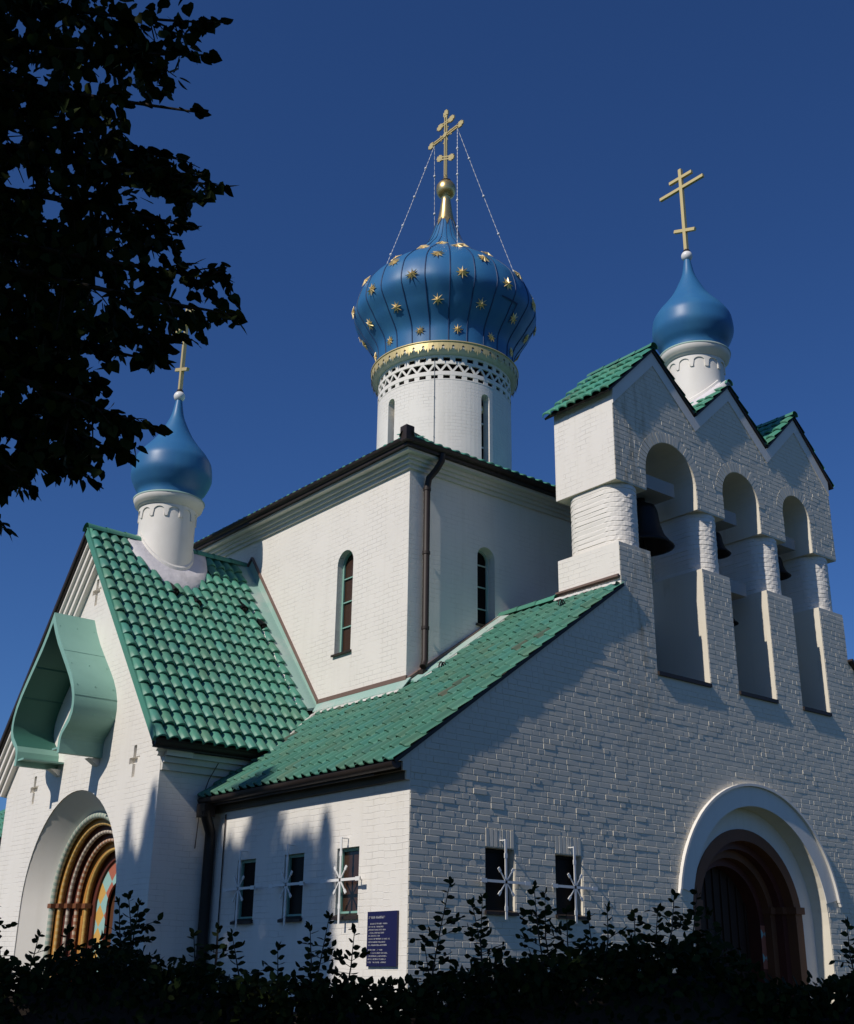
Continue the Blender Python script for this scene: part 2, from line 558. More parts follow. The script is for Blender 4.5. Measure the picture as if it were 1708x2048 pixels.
def lay_bricks(mm, zmin, zmax, xmin, xmax):
    z = zmin
    while z < zmax:
        zm = z + 0.0417
        xs = []; x = xmin; ins = False; st = 0
        while x <= xmax + 0.011:
            i_ = x < xmax and inside_facade(x, zm) and inside_facade(x, z + .075)
            if i_ and not ins: st = x; ins = True
            if not i_ and ins: xs.append((st, x)); ins = False
            x += 0.01
        rough = 1.0 if z < 2.6 else (0.72 if z < 5 else 0.5)
        for s0, s1 in xs:
            x = s0
            first = random.choice((0.0625, 0.125, 0.1875, 0.25))
            run = 0
            while x < s1 - 0.02:
                w = first if first else random.choice((0.25, 0.25, 0.25, 0.125, 0.125))
                first = 0
                w = min(w, s1 - x)
                if s1 - x - w < 0.05: w = s1 - x
                if run <= 0:
                    base = random.choice((0.0, 0.0, 0.0, 0.001, 0.0025, -0.001)); run = random.randint(1, 5)
                run -= 1
                h = 0.004 + (base + abs(random.gauss(0, 0.0016))) * rough
                if random.random() < 0.03: h += 0.004 * rough
                one_brick(mm, x, x + w, z, z + 0.0833, max(h, 0.002))
                x += w
        z += 0.0833


lay_bricks(fac, -0.9, ZTOP + 0.001, 0, 11.6)
lay_bricks(fac, -0.9 + 64 * 0.0833, 5.9, 0, BL)
lay_bricks(fac, -0.9 + 64 * 0.0833, 5.9, BR, 11.6)
for k, (a, b_) in enumerate(WF):                                   # soldier courses over the windows
    x = a - 0.005
    while x < b_ - 0.03:
        one_brick(fac, x, x + 0.0735, WZ1 + 0.004, WZ1 + 0.25, 0.007 + random.random() * 0.005)
        x += 0.0735
fac.prism([(0, 2.34), (0, nave_z(0) - .06), (-0.18, nave_z(-0.18) - 0.06), (-0.18, 2.56), (-0.12, 2.56), (-0.12, 2.45), (-0.06, 2.45), (-0.06, 2.34)], [], 'y', 0.0, 0.03)
def side_faces(mm, xs):
    for k, f in enumerate(mm.f):
        if any(all(abs(mm.v[i][0] - x) < 1e-4 for i in f) for x in xs): mm.mi[k] = 1
side_faces(fac, (0.0, XR))
fac.build('facade_wall', [MT['facade_paint'], MT['painted_brick']], church)
# slope of the facade above the courses up to the tiles is the plain sheet behind; bell wall next
bw = M()
DPT = 1.36
low = [(BL, ZTOP)] + [(BR, ZTOP), (BR, ZP)]
for a, b_ in reversed(OPN):
    low += [(b_, ZP), (b_, ZS), (a, ZS), (a, ZP)]
low += [(BL, ZP)]
bw.prism(low, [], 'y', 0.0, DPT)
up = [(BL, ZB)]
for a, b_ in OPN:
    r = (b_ - a) / 2; zs = 8.685 - r
    up += [(a, ZB)] + list(reversed(arc((a + b_) / 2, zs, r, 0, 180, 20))) + [(b_, ZB)]
up += [(BR, ZB), (BR, GE - 0.04)]
for k in (2, 1, 0):
    c = (GX[k] + GX[k + 1]) / 2
    up += [(c, GPK - 0.04)]
    if k: up += [(GX[k], GE + 0.08)]
up += [(BL, GE - 0.04)]
bw.prism(up, [], 'y', 0.0, DPT)
lay_bricks(bw, ZTOP + 0.015, GPK, BL, BR)
for a, b_ in OPN:                                                  # brick rings of the arches
    r = (b_ - a) / 2; zs = 8.685 - r; c = (a + b_) / 2
    nb = int(pi * (r + .1) / 0.083)
    for i in range(nb):
        t0 = pi * i / nb; t1 = pi * (i + 1) / nb; h = 0.005 + random.random() * 0.004; e = 0.05
        q = []
        for (rr, tt) in ((r + .006, t0 + e * .2), (r + .006, t1 - e * .2), (r + .192, t1 - e * .2), (r + .192, t0 + e * .2)):
            q.append((c + rr * cos(tt), zs + rr * sin(tt)))
        bb = len(bw.v)
        bw.v.extend([(p[0], -0.0005, p[1]) for p in q] + [(p[0], -h, p[1]) for p in q])
        bw.fi([bb + 4, bb + 5, bb + 6, bb + 7])
        for k in range(4):
            bw.fi([bb + k, bb + (k + 1) % 4, bb + 4 + (k + 1) % 4, bb + 4 + k])
side_faces(bw, (BL, BR))
bw.build('bell_wall', [MT['facade_paint'], MT['painted_brick']], church)

# round brick columns between bell openings
edges = [(BL, OPN[0][0]), (OPN[0][1], OPN[1][0]), (OPN[1][1], OPN[2][0]), (OPN[2][1], BR)]
for a, b_ in edges:
    cxx = (a + b_) / 2; R = (b_ - a) / 2 - 0.045
    mm = M()
    y0, y1 = 0.012 + R, 1.26 - R
    ring = [(cxx + R * cos(t), y0 + R * sin(t)) for t in [pi + pi * i / 20 for i in range(21)]]
    ring += [(cxx + R * cos(t), y1 + R * sin(t)) for t in [pi * i / 20 for i in range(21)]]
    rows = []; zz = ZP; uvs = []
    while zz < ZB + 0.005:
        for dz, ins in ((0.0, 0.006), (0.008, 0.0), (0.070, 0.0), (0.078, 0.006)):
            row = []; L = 0; uv = []
            for i, (x, y) in enumerate(ring):
                jit = (random.random() - 0.5) * 0.013 if dz == 0.008 else 0
                k = 1 - (ins - jit) / R
                yc = y0 if y < (y0 + y1) / 2 else y1
                row.append((cxx + (x - cxx) * k, yc + (y - yc) * k, min(zz + dz, ZB)))
            rows.append(row)
        zz += 0.0833
    mm.grid(rows, 0, False, True)
    mm.build('column', MT['plaster'], church)
# brown ledges at the foot of the openings
for a, b_ in OPN:
    mm = M()
    mm.hexa([(a + .004, -0.04, ZS - .05), (b_ - .004, -0.04, ZS - .05), (b_ - .004, DPT + .03, ZS + .003), (a + .004, DPT + .03, ZS + .003),
             (a + .004, -0.04, ZS + .012), (b_ - .004, -0.04, ZS + .012), (b_ - .004, DPT + .03, ZS + .05), (a + .004, DPT + .03, ZS + .05)])
    mm.build('ledge', MT['brown_metal'], church)


# --- tiled roofs
def tile_field(mm, O, U, V, cols, rows, w, l, keep, hh=0.05, lip=0.03, tilt=0.045, base=(1, 1, 1), roll=False):
    O = Vector(O); U = Vector(U).normalized(); V = Vector(V).normalized(); NN = U.cross(V)
    if NN.z < 0: NN = -NN
    us = [0.0, 0.10, 0.2, 0.34, 0.5, 0.66, 0.8, 0.92, 1.0]
    hs = [0.0, 0.06, 0.60, 0.90, 1.0, 0.93, 0.68, 0.16, 0.0]
    if roll: us = [0.0, 0.25, 0.45, 0.54, 0.62, 0.72, 0.84, 0.93, 1.0]; hs = [0.0, 0.0, 0.04, 0.30, 0.78, 1.0, 0.85, 0.42, 0.0]
    for rI in range(rows):
        for cI in range(cols):
            cen = O + U * (w * (cI + .5)) + V * (l * (rI + .5))
            if not keep(cen): continue
            t = random.random(); k = random.uniform(0.88, 1.08)
            if t < 0.12: col = (k * 1.15, k * 0.98, k * 0.93)
            elif t < 0.3: col = (k * 0.92, k * 1.0, k * 1.08)
            elif t < 0.315: col = (k * 1.2, k * .62, k * .62)
            else: col = (k, k, k)
            col = tuple(col[i] * base[i] for i in range(3))
            ja = random.uniform(-.006, .006); jh = random.uniform(-.004, .007); jv = random.uniform(-.012, .012)
            rws = []
            for vi in range(4):
                row = []
                for u, h in zip(us, hs):
                    low = -0.055 * h + 0.02 + jv
                    v = [low, low + 0.03, 0.5, 1.12][vi] if vi < 2 else [0, 0, 0.55, 1.1][vi]
                    z = h * hh * (1 - .12 * v) + tilt * (1 - v) + jh - (0.008 if vi == 0 else 0)
                    row.append(O + U * (w * (cI + u * 1.04 - .02) + ja) + V * (l * (rI + v)) + NN * z)
                rws.append(row)
            under = [p - NN * lip for p in rws[0]]
            mm.grid([under] + rws, 0, True, False, col)
            # thin dark gap side: the open edge under the tile
    return mm


def ridge_caps(mm, a, b, r=0.12, l=0.38):
    a = Vector(a); b = Vector(b); n = max(1, int((b - a).length / l)); d = (b - a) / n
    sd = d.cross(Vector((0, 0, 1))).normalized()
    for i in range(n):
        k = random.uniform(.8, 1.15); rows = []
        for t, rr in ((-.08, r * 1.13), (0.0, r * 1.13), (0.06, r * 1.08), (1.0, r)):
            p = a + d * (i + t)
            rows.append([p + sd * (rr * cos(q)) + Vector((0, 0, 1)) * (rr * sin(q)) for q in [pi * j / 8 for j in range(9)]])
        mm.grid(rows, 0, True, False, (k, k, k))


TW, TL = 0.205, 0.33
# front (nave) roof, west-facing... slope towards -x
tdirV = Vector((1, 0, SLOPE)).normalized()
def trans_z(y): return 7.56 - 1.225 * abs(8.0 - y)
def keep_nave(c):
    if c.x > BL - 0.05: return False
    if c.x > 2.10 and c.y > 2.72: return False
    if c.x > 0.75 and trans_z(c.y) > c.z + 0.22: return False
    if c.y > 4.95: return False
    return True
nr = M()
Oe = Vector((-0.31, -0.05, nave_z(-0.31)))
tile_field(nr, Oe, (0, 1, 0), tdirV, 26, 18, TW, TL, keep_nave, hh=0.062, lip=.016, tilt=.026, base=(0.98, 0.84, 0.84), roll=True)
# under-sheet that closes the roof, with its thickness
def slab(mm, pts, th, mi=0):
    p = [Vector(q) for q in pts]; n = (p[1] - p[0]).cross(p[2] - p[0]).normalized() * th
    if n.z > 0: n = -n
    q = [a + n for a in p]
    mm.face(p, mi); mm.face(list(reversed(q)), mi)
    for i in range(len(p)):
        k = (i + 1) % len(p)
        mm.face([p[i], p[k], q[k], q[i]], mi)
e = 0.005
slab(nr, [(-0.29, -0.038, nave_z(-.29) - e), (BL + .02, -0.038, nave_z(BL + .02) - e), (BL + .02, -0.012, nave_z(BL + .02) - e), (-0.29, -0.012, nave_z(-.29) - e)], 0.05, 1)
slab(nr, [(-0.29, 0.505, nave_z(-.29) - e), (2.0, 0.505, nave_z(2.0) - e), (2.0, 4.9, nave_z(2.0) - e), (-0.29, 4.9, nave_z(-.29) - e)], 0.09, 1)
slab(nr, [(2.0, 0.505, nave_z(2.0) - e), (BL + .1, 0.505, nave_z(BL + .1) - e), (BL + .1, 2.75, nave_z(BL + .1) - e), (2.0, 2.75, nave_z(2.0) - e)], 0.09, 1)
# flat lead top between the slopes and the far slope
slab(nr, [(BL + .1, 1.3, nave_z(BL) - .05), (XR - BL - .1, 1.3, nave_z(BL) - .05), (XR - BL - .1, 2.75, nave_z(BL) - .05), (BL + .1, 2.75, nave_z(BL) - .05)], 0.1, 1)
slab(nr, [(XR - BL - .1, 0.505, nave_z(BL)), (XR + .29, 0.505, nave_z(-.29)), (XR + .29, 4.9, nave_z(-.29)), (XR - BL - .1, 4.9, nave_z(BL))], 0.09, 0)
slab(nr, [(BR + .02, -0.1, nave_z(XR - BR) - .01), (XR + .29, -0.1, nave_z(-.29)), (XR + .29, 0.49, nave_z(-.29)), (BR + .02, 0.49, nave_z(XR - BR) - .01)], 0.06, 1)
tile_field(nr, Vector((XR + .31, -0.05, nave_z(-.31))), (0, 1, 0), Vector((-1, 0, SLOPE)), 4, 14, TW, TL, lambda c: c.x > BR + .02, hh=0.042)
nro = nr.build('nave_roof', [MT['glazed_tile'], MT['brown_metal']], church)
rc = M()
ridge_caps(rc, (BL - .03, DPT + .02, nave_z(BL) + .02), (BL - .03, 2.73, nave_z(BL) + .02), 0.10)
rc.build('ridge_cap', MT['glazed_tile'], nro)
# snow hooks: small dark bows on the tiles
for (hx, hy) in ((2.35, 2.2), (3.75, 0.9)):
    hk = M()
    for o_ in (0, .05):
        hk.tube([(hx + o_ + .05 * sin(t), hy + .0, nave_z(hx) + .08 + .10 * cos(t)) for t in [-1.6 + 3.2 * i / 8 for i in range(9)]], 0.012, 6)
    hk.build('snow_hook', MT['brown_metal'], nro)
# rear nave beyond the transepts
rn = M()
rn.box(0, XR, 11.1, 16.2, GZ, 2.5)
rn.prism([(0, 2.5), (XR, 2.5), (XR - BL, nave_z(BL) - .1), (BL, nave_z(BL) - .1)], [], 'y', 11.2, 16.2)
rn.build('rear_nave_wall', MT['painted_brick'], church)
rr = M()
tile_field(rr, Vector((-.31, 11.05, nave_z(-.31))), (0, 1, 0), tdirV, 26, 17, TW, TL, lambda c: not (c.x > 2.1 and c.y < 13.25), hh=0.06, roll=True)
slab(rr, [(-.29, 11.05, nave_z(-.29) - .005), (BL + .1, 11.05, nave_z(BL + .1) - .005), (BL + .1, 16.4, nave_z(BL + .1) - .005), (-.29, 16.4, nave_z(-.29) - .005)], .09, 1)
slab(rr, [(XR + .29, 11.05, nave_z(-.29) - .005), (XR - BL - .1, 11.05, nave_z(BL + .1) - .005), (XR - BL - .1, 16.4, nave_z(BL + .1) - .005), (XR + .29, 16.4, nave_z(-.29) - .005)], .09, 1)
slab(rr, [(BL, 13.2, nave_z(BL) + .02), (XR - BL, 13.2, nave_z(BL) + .02), (XR - BL, 16.4, nave_z(BL) + .02), (BL, 16.4, nave_z(BL) + .02)], .09, 1)
rr.box(-.31, -.2, 11.1, 16.3, nave_z(-.31) - .13, nave_z(-.31) - .02, 1)
rr.build('rear_nave_roof', [MT['glazed_tile'], MT['brown_metal']], church)

# --- side wall of the nave with three windows, cornice, gutter
SW = [(1.035, 1.529), (2.316, 2.807), (3.578, 4.081)]
SZ0, SZ1 = 0.73, 1.594
sw = M()
sw.prism([(0.5, GZ), (4.9, GZ), (4.9, 2.34), (0.5, 2.34)], [[(a, SZ0), (b_, SZ0), (b_, SZ1), (a, SZ1)] for a, b_ in SW], 'x', 0.0, 0.45)
sw.build('nave_wall', MT['painted_brick'], church)
sw = M(); sw.box(XR - .45, XR, .5, 4.9, GZ, 2.34); sw.build('nave_wall', MT['painted_brick'], church)
cn = M()
for (x, z0, z1) in ((-0.06, 2.345, 2.45), (-0.12, 2.45, 2.56), (-0.18, 2.56, 2.615)):
    cn.box(x, -.002, 0.032, 4.9, z0, z1)
cn.build('nave_cornice', MT['brown_wood'], church)
gt = M()
def gutter(mm, a, b, r=0.085, outv=(-1, 0, 0)):
    a = Vector(a); b = Vector(b); o_ = Vector(outv); rows = []
    for p in (a, b):
        rows.append([p + o_ * (r * cos(t)) + Vector((0, 0, -r * sin(t))) for t in [pi * i / 8 for i in range(9)]])
    mm.grid(rows, 0, True); mm.face(rows[0]); mm.face(list(reversed(rows[1])))
    rim = [[q[0] + Vector((0, 0, .012)), q[0] - o_ * .012 + Vector((0, 0, .012)), q[0] - o_ * .012] for q in rows]
    mm.grid(rim, 0, False)
gutter(gt, (-.245, -.03, nave_z(-.31) - .015), (-.245, 4.88, nave_z(-.31) - .015), .08)
gt.box(-.20, -.185, 0.5, 4.88, nave_z(-.31) - .12, nave_z(-.31) + .06)
gt.build('gutter', MT['brown_metal'], church)


def grille_mesh(along, wall, c, z0, zt, hz, half, off, sgn):
    """white window cross: along = 'x' or 'y' is the wall's direction; off stands off the wall towards sgn"""
    mm = M()
    def P(a, d, z): return (a, wall + sgn * d, z) if along == 'x' else (wall + sgn * d, a, z)
    upv = (0, 1, 0) if along == 'x' else (1, 0, 0)
    w = 0.034
    mm.bar(P(c, off, z0), P(c, off, zt), w, 0.012, upv)
    mm.bar(P(c - half, off, hz), P(c + half, off, hz), w, 0.012, upv)
    mm.bar(P(c, off, zt - .01), P(c, -.01, zt - .01), 0.02, 0.012)
    for q in (-1, 1):
        mm.bar(P(c + q * (half - .12), off, hz), P(c + q * (half - .12), -.01, hz), 0.02, 0.012)
        # flared ends
        mm.bar(P(c + q * half, off, hz), P(c + q * (half - .10), off, hz), w * 1.5, 0.014, upv)
        for v in (-1, 1):
            mm.bar(P(c, off, hz), P(c + q * .12, off, hz + v * .15), 0.016, 0.012, upv)
            mm.bar(P(c + q * .10, off, hz + v * .125), P(c + q * .135, off, hz + v * .17), 0.036, 0.014, upv)
    for zz in (hz - .33, hz + .33):
        mm.bar(P(c, off, zz - .03), P(c, off, zz + .03), 0.05, 0.014, upv)
    return mm


def small_window(along, wall, a, b_, z0, z1, sgn, glass, dp):
    def bx(mm, a0, a1, d0, d1, q0, q1):
        lo, hi = sorted((wall + sgn * d0, wall + sgn * d1))
        if along == 'x': mm.box(a0, a1, lo, hi, q0, q1)
        else: mm.box(lo, hi, a0, a1, q0, q1)
    pn = M(); bx(pn, a - .02, b_ + .02, -dp - .015, -dp, z0 - .01, z1 + .01)
    win = pn.build('window', glass, church)
    fr = M()
    bx(fr, a + .002, a + .045, -dp + .001, -dp + .03, z0, z1); bx(fr, b_ - .03, b_ - .002, -dp + .001, -dp + .03, z0, z1)
    bx(fr, a + .047, b_ - .032, -dp + .001, -dp + .028, z1 - .04, z1 - .002); bx(fr, a + .047, b_ - .032, -dp + .001, -dp + .028, z0 + .03, z0 + .065)
    fr.build('frame', MT['mint_metal'] if along == 'y' else MT['dark_glass'], win)
    si = M()
    sgn_ = 1
    def PP(aa, d, z): return (aa, wall + sgn * d, z) if along == 'x' else (wall + sgn * d, aa, z)
    si.hexa([PP(a - .03, .05, z0 - .045), PP(b_ + .03, .05, z0 - .045), PP(b_ - .003, -dp, z0 - .01), PP(a + .003, -dp, z0 - .01),
             PP(a - .03, .05, z0 - .005), PP(b_ + .03, .05, z0 - .005), PP(b_ - .003, -dp, z0 + .05), PP(a + .003, -dp, z0 + .05)])
    si.build('sill', MT['brown_metal'], win, recalc=True)
    c = (a + b_) / 2
    grille_mesh(along, wall, c, z0 - .10, 1.715, 1.175, .44, .115, sgn).build('grille', MT['white_metal'], win, recalc=True)
    return win


for a, b_ in WF: small_window('x', 0.0, a, b_, WZ0, WZ1, -1, MT['dark_glass'], .15)
for k, (a, b_) in enumerate(SW): small_window('y', 0.0, a, b_, SZ0, SZ1, -1, MT['amber_glass'] if k == 0 else MT['dark_glass'], .10)

# --- main door: plaster band, label mould, recessed arch, door
hd = M()
def ring2(mm, axis, c, cz, r0, r1, a0, a1, d0, d1, n=36, mi=0, col=None):
    """arched band between two radii, pushed from d0 to d1 along axis y (outline x,z) or x (outline y,z)"""
    def P(r, t, d): 
        q = (c + r * cos(t), cz + r * sin(t))
        return (q[0], d, q[1]) if axis == 'y' else (d, q[0], q[1])
    rows = []
    for i in range(n + 1):
        t = radians(a0 + (a1 - a0) * i / n)
        rows.append([P(r0, t, d0), P(r1, t, d0), P(r1, t, d1), P(r0, t, d1)])
    for j in range(4):
        k = (j + 1) % 4
        mm.grid([[r_[j], r_[k]] for r_ in rows], mi, j in (1, 3), False, col)
    mm.face(list(reversed(rows[0])), mi, None, False, col); mm.face(rows[-1], mi, None, False, col)
ring2(hd, 'y', DCX, DCZ, DR + .002, 2.085, 11, 169, -.016, .04)
ring2(hd, 'y', DCX, DCZ, 2.088, 2.128, 10, 170, -.062, .04)
for q in (-1, 1):
    t = radians(10)
    x0 = DCX + q * 2.15 * cos(t); z0 = DCZ + 2.15 * sin(t)
    hd.bar((x0 - q * .045, -.035, z0 + .02), (x0 - q * .012, -.035, z0 - .07), .035, .05, (0, 1, 0))
hd.build('hood_mould', MT['plaster'], church, recalc=True)


def arched_panel(mm, axis, c, cz, R, zb, d, uvs=True, mi=0, flip=False):
    pts = [(c - R, zb)] + list(reversed(arc(c, cz, R, 0, 180, 24))) + [(c + R, zb)]
    P = [((p[0], d, p[1]) if axis == 'y' else (d, p[0], p[1])) for p in pts]
    ctr = ((c, d, cz) if axis == 'y' else (d, c, cz))
    for i in range(len(P)):
        mm.face([ctr, P[i], P[(i + 1) % len(P)]], mi)


def order(mm, axis, c, cz, r0, r1, zb, d0, d1, mi=0, col=None):
    ring2(mm, axis, c, cz, r0, r1, 0, 180, d0, d1, 32, mi, col)
    for q in (-1, 1):
        a, b_ = sorted((c + q * r0, c + q * r1)); lo, hi = sorted((d0, d1))
        if axis == 'y': mm.box(a, b_, lo, hi, zb, cz - .0005, mi, col)
        else: mm.box(lo, hi, a, b_, zb, cz - .0005, mi, col)


pw = M()
order(pw, 'y', DCX, DCZ, 1.435, DR - .002, GZ, 0.30, 0.5)
pw_o = pw.build('portal_reveal', MT['plaster'], church)
portal = M()
order(portal, 'y', DCX, DCZ, 1.25, 1.433, GZ, 0.28, 0.62)
portal_o = portal.build('portal', MT['arch_brown'], church)
for k, (r0, r1, d0) in enumerate(((1.13, 1.248, .46), (1.0, 1.128, .60), (.88, .998, .74))):
    mm = M(); order(mm, 'y', DCX, DCZ, r0, r1, GZ, d0, d0 + .3)
    mm.build('arch_order', MT['arch_maroon'] if k % 2 == 0 else MT['arch_brown'], portal_o)
for q in (-1, 1):
    cp = M()
    for r0, r1, d in ((1.214, 1.46, .24), (1.094, 1.216, .42), (.97, 1.096, .56)):
        a, b_ = sorted((DCX + q * r0, DCX + q * r1))
        cp.box(a, b_, d, d + .2, 1.06, 1.17)
    cp.build('capital', MT['arch_brown'], portal_o)
dl = M(); arched_panel(dl, 'y', DCX, DCZ, .90, GZ, .98)
for q in range(-4, 5):
    x = DCX + q * .2
    h = sqrt(max(.02, .88 ** 2 - (x - DCX) ** 2))
    dl.box(x - .014, x + .014, .955, .979, GZ, DCZ + h - .03)
dl.build('door_leaf', MT['timber_dark'], portal_o)
for q in (-1, 1):
    lz = M()
    a, b_ = sorted((DCX + q * .882, DCX + q * .996))
    lz.box(a, b_, .735, .738, .2, .88)
    lz.build('painted_jamb', MT['lozenge_paint'], portal_o)

# --- transept (left arm)
TX = -1.0; TY0, TY1 = 4.9, 11.08; TYC = 8.0
ACY, ACZ, AR = 7.87, 1.03, 1.88
def tr_wall_z(y): return 7.50 - 1.225 * abs(TYC - y)
tw = M()
tout = [(TY0, GZ), (ACY - AR, GZ)] + list(reversed(arc(ACY, ACZ, AR, 0, 180, 30))) + [(ACY + AR, GZ), (TY1, GZ), (TY1, 3.12), (TY1 + .18, 3.12), (TY1 + .25, tr_wall_z(TY1 + .25)), (TYC, tr_wall_z(TYC)), (TY0 - .25, tr_wall_z(TY0 - .25)), (TY0 - .18, 3.12), (TY0, 3.12)]
# recessed crosses in the gable
def cross_out(cy, cz, s=1.0):
    a = .045 * s; b_ = .165 * s
    return [(cy - a, cz - .24 * s), (cy + a, cz - .24 * s), (cy + a, cz - .04 * s), (cy + b_, cz - .04 * s), (cy + b_, cz + .05 * s), (cy + a, cz + .05 * s), (cy + a, cz + .22 * s), (cy - a, cz + .22 * s), (cy - a, cz + .05 * s), (cy - b_, cz + .05 * s), (cy - b_, cz - .04 * s), (cy - a, cz - .04 * s)]
crosses = [cross_out(5.80, 3.17, 1.1), cross_out(9.78, 3.12, 1.1), cross_out(8.02, 6.50, 1.1)]
tw.prism(tout, crosses, 'x', TX, TX + .08, back=False)
tw.prism(tout, [], 'x', TX + .08, TX + .45)
tw.prism([(TX + .45, GZ), (2.06, GZ), (2.06, 3.22), (TX + .45, 3.22)], [], 'y', TY0, TY0 + .4)
tw.prism([(TX + .45, GZ), (2.06, GZ), (2.06, 3.22), (TX + .45, 3.22)], [], 'y', TY1 - .4, TY1)
tw.build('transept_wall', MT['painted_brick'], church)
tcn = M()
for (dy, z0, z1) in ((.06, 2.92, 3.03), (.12, 3.03, 3.12), (.18, 3.12, 3.20)):
    tcn.box(TX + .01, 2.06, TY0 - dy, TY0 - .0, z0, z1)
tge = M(); gutter(tge, (-1.28, 4.62, 3.30), (2.0, 4.62, 3.30), .075, (0, -1, 0)); tge.box(-1.28, 2.0, 4.62, 4.66, 3.20, 3.34); tge.build('gutter', MT['brown_metal'], church)
tcn.build('transept_cornice', MT['cornice_paint'], church)
# stepped mouldings under the verge
vm = M()
sl_ = 1.225
for k, (w0, w1, d0) in enumerate(((.0, .10, .27), (.11, .20, .215), (.21, .30, .16), (.31, .39, .10))):
    for q in (-1, 1):
        nrm = Vector((0, q * sl_, 1)).normalized()
        # strip running from eave to ridge, w0..w1 measured down from the roof plane
        def PP(t, w, x):
            y = TYC + q * t; z = 7.60 - sl_ * t
            p = Vector((x, y, z)) - nrm * w
            if t == 0: p = Vector((x, TYC, 7.60 - w / nrm.z))
            return p
        T1 = 3.46
        vm.hexa([PP(0, w1, TX - d0), PP(T1, w1, TX - d0), PP(T1, w1, TX - .001), PP(0, w1, TX - .001),
                 PP(0, w0, TX - d0), PP(T1, w0, TX - d0), PP(T1, w0, TX - .001), PP(0, w0, TX - .001)])
vm.build('verge_mould', MT['plaster'], church, recalc=True)
tr = M()
uV = Vector((0, 1, sl_)).normalized()
RZ = 7.62
def keep_tr(c):
    if c.x > 1.84: return False
    if c.z < nave_z(c.x) - 0.12 and c.x > 0.7: return False
    if hypot(c.x - .26, c.y - 8.0) < .78: return False
    return True
tile_field(tr, Vector((-1.34, 4.47, RZ - sl_ * 3.53)), (1, 0, 0), uV, 18, 18, 0.2005, 0.3095, keep_tr, hh=0.078)
tile_field(tr, Vector((-1.34, 11.53, RZ - sl_ * 3.53)), (1, 0, 0), Vector((0, -1, sl_)), 16, 17, 0.222, 0.328, lambda c: c.x < 2.0, hh=0.062)
for q in (-1, 1):
    slab(tr, [(-1.31, TYC, RZ - .01), (-1.31, TYC + q * 3.5, RZ - .01 - sl_ * 3.5), (2.05, TYC + q * 3.5, RZ - .01 - sl_ * 3.5), (2.05, TYC, RZ - .01)], .05, 1)
tro = tr.build('transept_roof', [MT['glazed_tile'], MT['brown_metal']], church)
rc = M(); ridge_caps(rc, (-1.34, TYC, RZ + .0), (2.06, TYC, RZ + .0), .12, .36)
rc.build('ridge_cap', MT['glazed_tile'], tro)
tg = M()
# green verge strip with edge tiles on the near slope, dark strip on the far slope
for q, mi in ((-1, 0), (1, 1)):
    th_ = .10 if q < 0 else .045
    nrm = Vector((0, q * sl_, 1)).normalized()
    a = Vector((-1.35, TYC, RZ + .03)); b_ = Vector((-1.35, TYC + q * 3.52, RZ + .03 - sl_ * 3.52))
    tg.hexa([a - nrm * th_, b_ - nrm * th_, b_ - nrm * th_ + Vector((.05, 0, 0)), a - nrm * th_ + Vector((.05, 0, 0)), a + nrm * .02, b_ + nrm * .02, b_ + nrm * .02 + Vector((.05, 0, 0)), a + nrm * .02 + Vector((.05, 0, 0))], mi, (1, 1, 1))
tg.build('verge_strip', [MT['glazed_tile'], MT['brown_metal']], tro, recalc=True)
for (x, y) in ((0.02, 7.05), (0.42, 6.9), (1.45, 7.0), (1.72, 6.72)):
    z = RZ - sl_ * (8 - y) + .05; sv = M()      # odd vent tiles with open mouths
    sv.tube([(x, y - .10, z - .05), (x, y + .12, z + .16)], [.085, .03], 8)
    sv.ball((x, y - .10, z - .05), .055, 8, 1)
    sv.build('vent_tile', [MT['glazed_tile'], MT['dark_glass']], tro)
# mirrored far arm
fa = M()
fa.prism([(q[0], q[1]) for q in tout[:1] + tout[-1:] + tout[-2:-8:-1] + [(TY1, GZ)]][:2] + [(TY0, 3.12), (TYC, 7.45), (TY1, 3.12), (TY1, GZ)], [], 'x', 12.44, XR + 1.0)
fa.build('far_transept_wall', MT['painted_brick'], church)
fr_ = M()
for q in (-1, 1):
    slab(fr_, [(12.4, TYC, RZ), (12.4, TYC + q * 3.5, RZ - sl_ * 3.5), (XR + 1.3, TYC + q * 3.5, RZ - sl_ * 3.5), (XR + 1.3, TYC, RZ)], .06)
fr_.build('far_transept_roof', MT['glazed_tile'], church)

